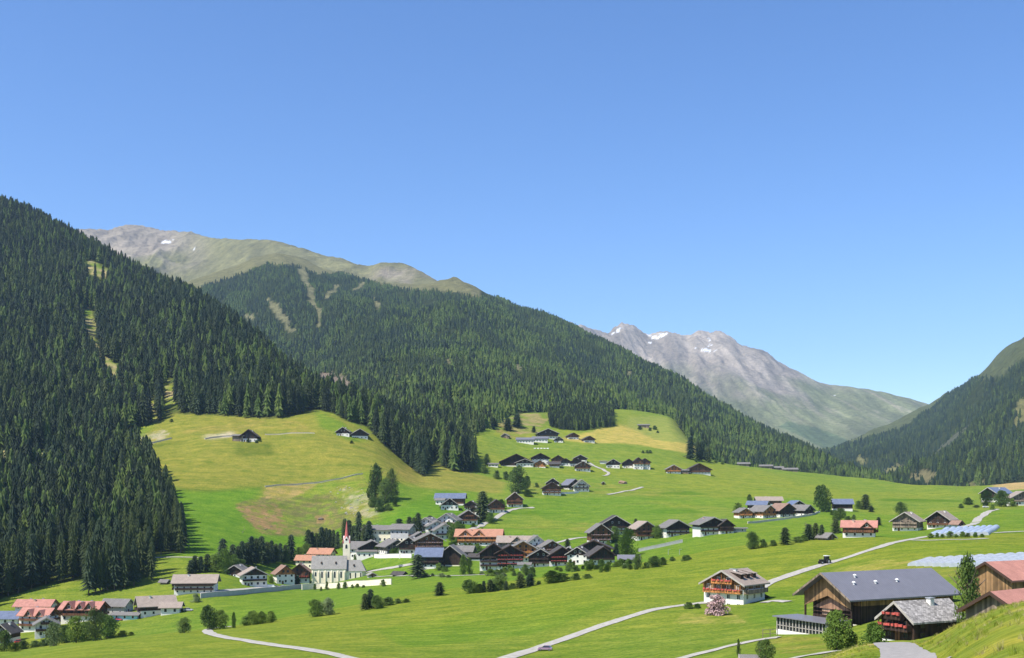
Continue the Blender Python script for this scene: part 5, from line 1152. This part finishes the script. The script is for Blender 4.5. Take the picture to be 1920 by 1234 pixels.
# hillside trees
P_(702,942,34,76,'larch','tallest larch of the group on the rocky hillside knoll')
P_(722,945,26,50,'dark','lower dark tree in the middle of the rocky knoll group')
P_(733,938,28,62,'larch','right hand larch of the group on the rocky hillside knoll')
row([(698,952,22,22),(712,960,20,20),(728,958,22,18),(742,950,16,20),(745,928,10,10)],'dark','dark bush under the larches on the rocky knoll','bushes under the larches on the rocky knoll')
P_(913,872,14,22,'dark','small tree left of the huge black timber barn')
g='trees in the gully between the hillside and the middle hamlet'
row([(930,898,18,22),(948,900,18,20),(963,904,22,24),(978,912,20,22),(972,926,32,42),(986,920,22,34),(990,932,18,14),(906,888,18,14),(893,884,14,14),(1006,914,12,10)],'dark','grey green tree in the gully left of the brown balconied chalet',g)
row([(951,808,15,30),(970,802,12,22),(1000,811,9,15),(886,796,18,26),(905,798,16,24),(925,800,16,24)],'spruce','single spruce on the heath above the highest hamlet','single spruces on the heath above the highest hamlet',dmin=1150)
row([(845,806,9,10),(856,802,9,11),(826,812,9,10),(838,826,9,12),(822,838,10,14),(832,846,10,16),(812,826,9,14),(840,838,8,8),(848,818,8,8)],'spruce','small spruce scattered on the rough pasture at the edge of the wood','small spruces scattered on the rough pasture',dmin=1000)
row([(1297,862,12,34),(1308,862,12,36),(1318,864,13,30),(1328,866,13,36),(1290,860,8,12)],'spruce','spruce in the corner of the wood above the eastern row of chalets','spruces in the corner of the wood above the eastern row')
row([(1207,850,7,5),(1213,850,7,5),(1219,850,7,5),(1200,806,8,6),(1218,808,9,7),(1226,806,9,8),(1235,812,8,6)],'dark','small dark bush dotted on the upper meadow','small dark bushes dotted on the upper meadow',name='shrub',cat='shrub')
row([(464,830,9,9),(482,831,10,9),(659,832,9,8),(322,792,8,8)],'dark','dark bush in front of the hillside farms','dark bushes in front of the hillside farms',name='shrub',cat='shrub')
row([(1440,868,6,8),(1307,867,6,6),(1342,868,7,6),(1356,871,7,6),(1850,922,8,8),(1862,920,10,8)],'dark','small bush on the skyline of the far meadow','small bushes on the skyline of the far meadow',name='shrub',cat='shrub')
# ---- the front of the near forest: every tree its own
tall5=[spruce_mesh(300+q,15,9,h=25,r=[3.6,3.1,4.0,3.4,3.8][q],base=.10,trunk=False,name='crown',mats=[M_SPR,M_SPR,M_SPB,M_SPR,M_LAR][q],jag=.3) for q in range(5)]
a=MB();a.tube((0,0,-1.5),(0,0,22),.34,.06,7);trk=mesh('trunk',a.V,a.F,[M_BARK])
protoT=[]
for q in range(5):
    t=empty('forest_spruce' if q<4 else 'forest_larch',(0,0,-500));link('crown',tall5[q],t);link('trunk',trk,t);protoT.append(t)
o_=FRONT[np.argsort(FRONT[:,1])][:255];used=set()
extra=[]
for k in range(46):   # the stand that runs forward into the meadow
    f=RNG.random();px=166+f*122;py=1117-26*f+RNG.uniform(-30,2)*(1-.3*f);extra.append((px,py))
def stand(x,y,z,q,sc,lab,grp):
    if q not in used: t=protoT[q];used.add(q)
    else: t=copy_tree(protoT[q])
    t.location=(x,y,z-.2);t.rotation_euler=(RNG.normal(0,.015),0,RNG.random()*6.28);w=sc*RNG.uniform(.9,1.15);t.scale=(w,w,sc);tag(t,lab,'tree',grp)
for (x,y,z) in o_:
    q=int(RNG.choice([0,1,2,3,3,0,4]) if RNG.random()<.25 else RNG.integers(0,4));stand(x,y,z,q,float(np.clip(RNG.normal(1.08,.13),.7,1.4)),'tall dark spruce in the front of the steep forest on the left' if q<4 else 'light green larch in the front of the steep forest on the left','trees in the front of the near forest' if q<4 else 'larches in the front of the near forest')
for (px,py) in extra:
    x,d,z=GA(px,py,450);q=int(RNG.integers(0,4));stand(x,d,z,q,float(np.clip(RNG.normal(1.08,.1),.85,1.35)),'tall spruce in the dense stand behind the lower left hamlet','trees of the stand behind the lower left hamlet')
for q,t in enumerate(protoT):
    if q not in used:
        for c in list(t.children): bpy.data.objects.remove(c)
        bpy.data.objects.remove(t)
# ---- young plantation on the upper meadow
PLT=[(1030,800),(1028,778),(1060,770),(1150,772),(1152,800),(1130,803),(1090,808),(1050,806)]
def testP(px,py,d,x): return pip(PLT,px,py)&(d>1250)
pP,_a,_b2=scatter(TA,4.2,-100,260,1300,1800,testP)
forest('spruce_plantation',pP,RNG.integers(0,3,len(pP)),np.full(len(pP),.62)*RNG.uniform(.85,1.1,len(pP)),NEARP,'dense rectangular plantation of young dark spruces above the highest hamlet')
# hedge fringe of bushes where forest meets meadow
# ------------------------------------------------------------------ plastic tunnels
m_pl,nt_,b_=newmat('plastic_film');b_.inputs['Base Color'].default_value=(.50,.56,.66,1);b_.inputs['Roughness'].default_value=.35;b_.inputs['Specular IOR Level'].default_value=.5
tcn=nd(nt_,'ShaderNodeTexCoord');n1=noise_n(nt_,.35,3,tcn.outputs['Object']);nt_.links.new(ramp(nt_,n1.outputs[0],[(.3,(.30,.37,.48)),(.7,(.42,.48,.58))]).outputs[0],b_.inputs['Base Color'])
m_pw,nt_,b_=newmat('pale_film');tcn=nd(nt_,'ShaderNodeTexCoord');n1=noise_n(nt_,.35,3,tcn.outputs['Object']);nt_.links.new(ramp(nt_,n1.outputs[0],[(.3,(.28,.31,.34)),(.7,(.42,.45,.47))]).outputs[0],b_.inputs['Base Color']);b_.inputs['Roughness'].default_value=.4
def tunnel(A_,B_,w_,h_,mat,label,group):
    A_=Vector(A_);B_=Vector(B_);n=9;m=10;dr=(B_-A_);Lt=dr.length;dr.normalize();nr=Vector((-dr.y,dr.x,0));t=empty('plastic_tunnel',(A_.x,A_.y,float(TA.zxy(A_.x,A_.y))));tag(t,label,'greenhouse',group);o=t.location
    V=[];Fc=[]
    for i in range(n+1):
        p=A_+dr*Lt*i/n;z=float(TA.zxy(p.x,p.y))
        for k in range(m+1):
            a=math.pi*k/m;q=p+nr*math.cos(a)*w_/2;V.append((q.x-o.x,q.y-o.y,z-o.z+math.sin(a)**.8*h_+(-.5 if k in(0,m) else 0)))
        if i:
            for k in range(m): b=(i-1)*(m+1)+k;Fc.append((b,b+1,b+m+2,b+m+1))
    link('film',mesh('film',V,Fc,[mat],smooth=True),t)
    for i in(0,n):
        idx=[i*(m+1)+k for k in range(m+1)];c=mesh('end_panel',[V[k] for k in idx],[tuple(range(m+1))],[m_pw]);link('end_panel',c,t)
    for i in range(1,n):
        p=A_+dr*Lt*i/n;z=float(TA.zxy(p.x,p.y))-o.z;a=MB()
        pr=None
        for k in range(m+1):
            an=math.pi*k/m;q=p+nr*math.cos(an)*(w_/2+.04);c=(q.x-o.x,q.y-o.y,z+math.sin(an)**.8*h_+.05)
            if pr: a.tube(pr,c,.05,.05,4)
            pr=c
        link('hoop',mesh('hoop',a.V,a.F,[M_MET]),t)
def gpt(px,py,dmin=0): x,d,z=GA(px,py,dmin);return (x,d,0)
NT=9
for k in range(NT):
    f=k/(NT-1);a=Vector(gpt(1748+f*98,1006.5-f*3));b=Vector(gpt(1776+f*92,993.5-f*4))
    lab='blue white plastic tunnel in the upper field of tunnels beside the gravel lane'
    if k==0: lab='leftmost plastic tunnel of the upper field beside the gravel lane'
    if k==NT-1: lab='rightmost plastic tunnel of the upper field'
    tunnel(a,b,3.2,1.5,m_pl,lab,'upper plastic tunnels')
for k in range(18):
    f=k/17;a=Vector(gpt(1712+f*270,1061+f*6));b=Vector(gpt(1745+f*320,1051-f*17))
    lab='pale plastic tunnel in the lower field of tunnels behind the tall dark tree'
    if k==0: lab='first pale plastic tunnel at the left tip of the lower field'
    tunnel(a,b,3.5,1.15,m_pw,lab,'lower plastic tunnels')
# ------------------------------------------------------------------ vehicles
def paint(name,c):
    m,nt,b=newmat(name);b.inputs['Base Color'].default_value=(*c,1);b.inputs['Roughness'].default_value=.25;b.inputs['Coat Weight'].default_value=.5;return m
PT={'white':paint('white_paint',(.75,.75,.75)),'silver':paint('silver_paint',(.42,.43,.45)),'red':paint('red_paint',(.5,.05,.04)),'blue':paint('blue_paint',(.03,.05,.2)),'black':paint('black_paint',(.02,.02,.025)),'lilac':paint('lilac_paint',(.30,.20,.28))}
def wheel(par,x,y,r,w_=.2,name='wheel'):
    a=MB();a.tube((x,y-w_/2,r),(x,y+w_/2,r),r,r,14);o=a.build(name,M_BLK,par);a=MB();s_=1 if y>0 else -1;a.tube((x,y,r),(x,y+s_*(w_/2+.02),r),r*.55,r*.5,10);a.build('rim',M_MET,o)
def car(px,py,col,rz,label,group=None,van=False,d=None,sc=1.0):
    x,dd,z=place(px,py,d);t=empty('parked_car' if not van else 'parked_van',(x,dd,z+.03),R(rz));tag(t,label,'car' if not van else 'van',group);t.scale=(sc,)*3
    m=PT[col]
    if not van:
        a=MB();a.extrude([(-2.1,.3),(2.1,.3),(2.12,.65),(1.95,.82),(.95,.92),(-1.7,.95),(-2.08,.85)],'y',-.86,.86);b=a.build('body',m,t)
        md=b.modifiers.new('bevel','BEVEL');md.width=.1;md.segments=2
        a=MB();V=[(-1.75,-.8,.93),(1.0,-.8,.93),(1.0,.8,.93),(-1.75,.8,.93),(-1.25,-.62,1.42),(.25,-.62,1.42),(.25,.62,1.42),(-1.25,.62,1.42)];a.add(V,[(0,1,5,4),(1,2,6,5),(2,3,7,6),(3,0,4,7)]);a.build('windows',M_GL,t)
        a=MB();a.box(-1.28,.3,-.64,.64,1.41,1.47);a.build('cabin_roof',m,t);w0,r=1.3,.32
    else:
        a=MB();a.extrude([(-2.5,.3),(2.5,.3),(2.55,.9),(2.2,1.15),(1.5,2.0),(-2.5,2.05)],'y',-.92,.92);b=a.build('body',m,t);md=b.modifiers.new('bevel','BEVEL');md.width=.1;md.segments=2
        a=MB();a.extrude([(2.16,1.2),(1.56,1.92),(1.50,1.9),(2.10,1.18)],'y',-.8,.8);a.build('windscreen',M_GL,t);w0,r=1.6,.35
    for sx in(-1,1):
        for sy in(-1,1): wheel(t,sx*w0,sy*.8,r)
    for sy in(-.6,.6):
        a=MB();q=2.1 if not van else 2.52;a.box(q-.02,q+.04,sy-.16,sy+.16,.6,.75);a.build('headlight',M_FR,t)
    return t
car(1022,1220,'lilac',170,'small dull lilac car standing on the verge of the front lane',sc=.72)
car(753,1063,'silver',8,'silver car driving on the village road right of the church')
car(508,1103,'white',0,'white van parked on the roadside below the orange gabled house',van=True)
car(520,1103,'silver',5,'grey car between the white vehicles on the roadside')
car(531,1102,'white',0,'white car parked right of the grey car on the roadside')
car(214,1166,'blue',20,'dark blue car left of the turquoise annex')
car(222,1164,'red',-20,'red car parked beside the dark blue one by the turquoise annex')
car(37,1206,'red',30,'red car half hidden beside the dark timber chalet at the lower left')
car(342,1147,'black',5,'black car on the forecourt of the tan roofed inn')
car(353,1146,'silver',-5,'silver car at the right of the forecourt of the tan roofed inn')
car(1848,952,'white',0,'white car parked under the dark round trees at the right')
car(876,1052,'blue',10,'blue car between the black barn and the very large dark hotel')
def tractor(px,py,rz):
    x,dd,z=place(px,py);t=empty('tractor',(x,dd,z+.1),R(rz));tag(t,'dark tractor with a pale cab roof on the gravel lane','tractor')
    a=MB();a.box(-.3,1.9,-.4,.4,.8,1.5);a.build('bonnet',PT['black'],t);a=MB();a.box(-1.4,-.2,-.65,.65,.9,1.5);a.build('body',PT['black'],t)
    a=MB()
    for sx in(-1.35,-.25):
        for sy in(-.6,.6): a.box(sx-.05,sx+.05,sy-.05,sy+.05,1.5,2.55)
    a.build('cab_frame',PT['black'],t);a=MB();a.box(-1.3,-.3,-.57,.57,1.5,2.5);a.build('cab_glass',M_GL,t);a=MB();a.box(-1.6,-.05,-.8,.8,2.55,2.72);a.build('cab_roof',M_FR,t)
    for sy in(-.85,.85): wheel(t,-.95,sy,.85,.4,'rear_wheel');wheel(t,1.4,sy*.9,.5,.3,'front_wheel')
    a=MB();a.tube((1.0,.2,1.5),(1.0,.2,2.3),.05,.05,6);a.build('exhaust',M_MET,t);t.scale=(1.05,)*3
tractor(1546,1058,200)
# ------------------------------------------------------------------ poles, rocks and small things
def pole(px,py,hpx,label,lamp=False,group=None,dmin=0):
    x,d,z=GA(px,py,dmin);h=hpx*d/FOC;t=empty('street_lamp' if lamp else 'utility_pole',(x,d,z));tag(t,label,'street lamp' if lamp else 'utility pole',group)
    a=MB();a.tube((0,0,-1),(0,0,h),.13,.09,6);a.build('pole',M_MET if lamp else WG,t)
    a=MB()
    if lamp: a.box(-.1,1.1,-.08,.08,h-.1,h+.05);a.build('lamp_head',M_MET,t)
    else: a.box(-.9,.9,-.06,.06,h-.9,h-.75);a.build('crossarm',WG,t)
pole(1511,1013,34,'pale utility pole left of the three slim spruces');pole(1521,1012,30,'pale utility pole just before the three slim spruces')
pole(1617,898,10,'small utility pole on the skyline right of the hay barns',dmin=1100);pole(1793,922,12,'small utility pole on the skyline near the right edge houses',dmin=900)
pole(740,1140,16,'short pole in the hedge on the meadow crest') if False else None
pole(1253,1040,10,'thin lamp post at the sports ground wall',True);pole(1274,1040,10,'second thin lamp post at the sports ground wall, the right one',True)
pole(437,1176,12,'short pale marker post at the end of the lane bend') if False else None
M_ROCK=surf('lichen_stone',(.30,.285,.23),var=.4,scale=3)
def rock(px,py,r,label,group,mat=M_ROCK,dmin=600):
    x,d,z=GA(px,py,dmin);s=r*d/FOC;rnd=random.Random(int(px*13+py));bm=bmesh.new();bmesh.ops.create_icosphere(bm,subdivisions=2,radius=1)
    for v in bm.verts: v.co*=rnd.uniform(.75,1.15)
    for v in bm.verts: v.co.x*=s*1.3;v.co.y*=s;v.co.z*=s*.75
    me=bpy.data.meshes.new('boulder');bm.to_mesh(me);bm.free();me.materials.append(mat);o=link('boulder',me);o.location=(x,d,z+s*.15);tag(o,label,'boulder',group);return o
g='pale boulders strewn over the rocky knoll'
for k in range(85):
    px=RNG.uniform(618,735);py=RNG.uniform(912,972)
    if pip([(610,905),(680,900),(738,955),(700,978),(640,965)],np.array([px]),np.array([py]))[0]: rock(px,py,RNG.uniform(.5,1.7)**1.3,'pale boulder strewn over the rocky knoll below the larches',g)
g='dark boulders in the brown pasture patch'
for k in range(26):
    px=RNG.uniform(450,530);py=RNG.uniform(948,1002);rock(px,py,RNG.uniform(.7,1.6),'boulder lying in the brown patch of the left hillside pasture',g,surf('dark_stone',(.16,.12,.09)) if k==0 else bpy.data.materials['dark_stone'])
rock(602,974,4.5,'large dark boulder alone in the green slope above the church',None,bpy.data.materials['dark_stone'])
rock(1168,907,7,'reddish earth mound on the meadow beside the white track',None,surf('earth',(.30,.19,.13)),dmin=800).name='earth_mound'
for k in range(5): 
    x,d,z=GA(1003+k*6,842,1000);a=MB();a.tube((-1.2,0,.6),(1.2,0,.6),.6,.6,10);o=a.build('hay_bale',M_FR);o.location=(x,d,z);o.rotation_euler=(0,0,random.uniform(-.4,.4));tag(o,'white wrapped bale in the short line below the highest hamlet','hay bale','white wrapped bales below the highest hamlet')
def hut_roof():
    C(1411,1250,18,26,10,18,84,'old','small grey roofed hut cut off by the bottom edge','shed',name='shed',bal=(),win=False,floors=1,chim=0,wb=.01)
hut_roof()
# field fence by the barn
x,d,z=GA(1444,1196,120)
t=empty('wooden_fence',(x,d,z));tag(t,'thin grey rail fence left of the glazed annex','fence')
a=MB();a.box(-1.4,1.4,-.03,.03,1.5,1.58);a.build('rail',WG,t);a=MB();a.box(-1.4,1.4,-.03,.03,.8,.88);a.build('rail',WG,t)
for k in range(3): a=MB();a.box(-1.4+1.4*k-.05,-1.4+1.4*k+.05,-.05,.05,-.5,1.7);a.build('post',WG,t)

# ------------------------------------------------------------------ grass on the knoll beside the camera
def tuft(seed,mat):
    rnd=random.Random(seed);V=[];Fc=[]
    for k in range(16):
        a=rnd.uniform(0,6.28);r=rnd.uniform(0,.16);x,y=math.cos(a)*r,math.sin(a)*r;h=rnd.uniform(.14,.34);lx,ly=rnd.gauss(0,.09),rnd.gauss(0,.09);w_=.018;c_=math.cos(a+1.5)*w_;s_=math.sin(a+1.5)*w_;n=len(V)
        V+=[(x-c_,y-s_,-.03),(x+c_,y+s_,-.03),(x+lx,y+ly,h)];Fc.append((n,n+1,n+2))
    return mesh('grass_tuft',V,Fc,[mat])
M_GR=leafmat('grass_blades',(.20,.27,.025),(.26,.30,.04),(.34,.32,.08),.45,.5);M_GS=leafmat('dry_grass_blades',(.36,.33,.13),(.42,.37,.16),(.30,.30,.09),.3,.5)
n=1500;gp=RNG.uniform(1540,2060,n);gy=12+88*RNG.random(n)**.6;gx=(gp-CX)/FOC*gy;k=HOR-FOC*TA.z(gp,gy)/gy<1290;gx,gy,gp=gx[k],gy[k],gp[k]
rdx=np.interp(gy,[40,50,64,79,94],[(q-CX)/FOC*d for q,d in((1706,40),(1702,50),(1692,64),(1677,79),(1664,94))]);k=np.abs(gx-rdx)>1.6;gx,gy,gp=gx[k],gy[k],gp[k]
gz=TA.z(gp,gy)-.02;forest('grass',np.stack([gx,gy,gz],1),(fbm(gx/4,gy/6,3,151)+RNG.normal(0,.3,len(gx))>.25).astype(int)*2+RNG.integers(0,2,len(gx)),RNG.uniform(.35,.85,len(gx)),[tuft(1,M_GR),tuft(2,M_GR),tuft(3,M_GS),tuft(4,M_GS)],'rough sunlit grass with dry stalks on the knoll at the lower right corner')['category']='grass'
# more garden greenery in the village gaps
gg='garden shrubs between the village houses'
row([(x,y,int(RNG.integers(9,16)),int(RNG.integers(7,15))) for (x,y) in ((792,1022),(796,1012),(860,990),(868,1008),(880,1028),(896,1030),(914,1030),(872,1030),(848,1022),(862,1034),(944,1040),(1012,1040),(1070,1050),(1110,1030),(1140,1026),(1166,1018),(1100,1062),(860,974),(900,972),(914,970),(745,1022),(786,1030),(664,1052),(650,1060),(700,1030))],'leaf','bright garden shrub between the close houses of the main village',gg)

gg='leafy garden bushes in the green gaps of the main village'
lst=[]
for k in range(70):
    for (x0,x1,y0,y1) in ((838,938,1026,1048),(898,1000,1070,1082),(1040,1180,1060,1074),(830,862,985,1022),(700,770,1036,1044))[k%5:k%5+1]:
        lst.append((RNG.uniform(x0,x1),RNG.uniform(y0,y1),RNG.uniform(8,17),RNG.uniform(6,15)))
row(lst,'leaf','bright leafy bush in the gardens between and below the village houses',gg,name='shrub',cat='shrub')
# ------------------------------------------------------------------ air
mh=bpy.data.materials.new('air');mh.use_nodes=True;nt=mh.node_tree;nt.nodes.remove(nt.nodes['Principled BSDF'])
pv=nt.nodes.new('ShaderNodeVolumePrincipled');pv.inputs['Color'].default_value=(.45,.68,1,1);pv.inputs['Density'].default_value=3.6e-5;pv.inputs['Anisotropy'].default_value=.1
nt.links.new(pv.outputs[0],nt.nodes['Material Output'].inputs['Volume'])
h=MB();h.box(-6500,6500,-60,12500,-420,1750);ho=h.build('haze',mh);tag(ho,'thin blue summer haze filling the whole valley','haze',kind='stuff')
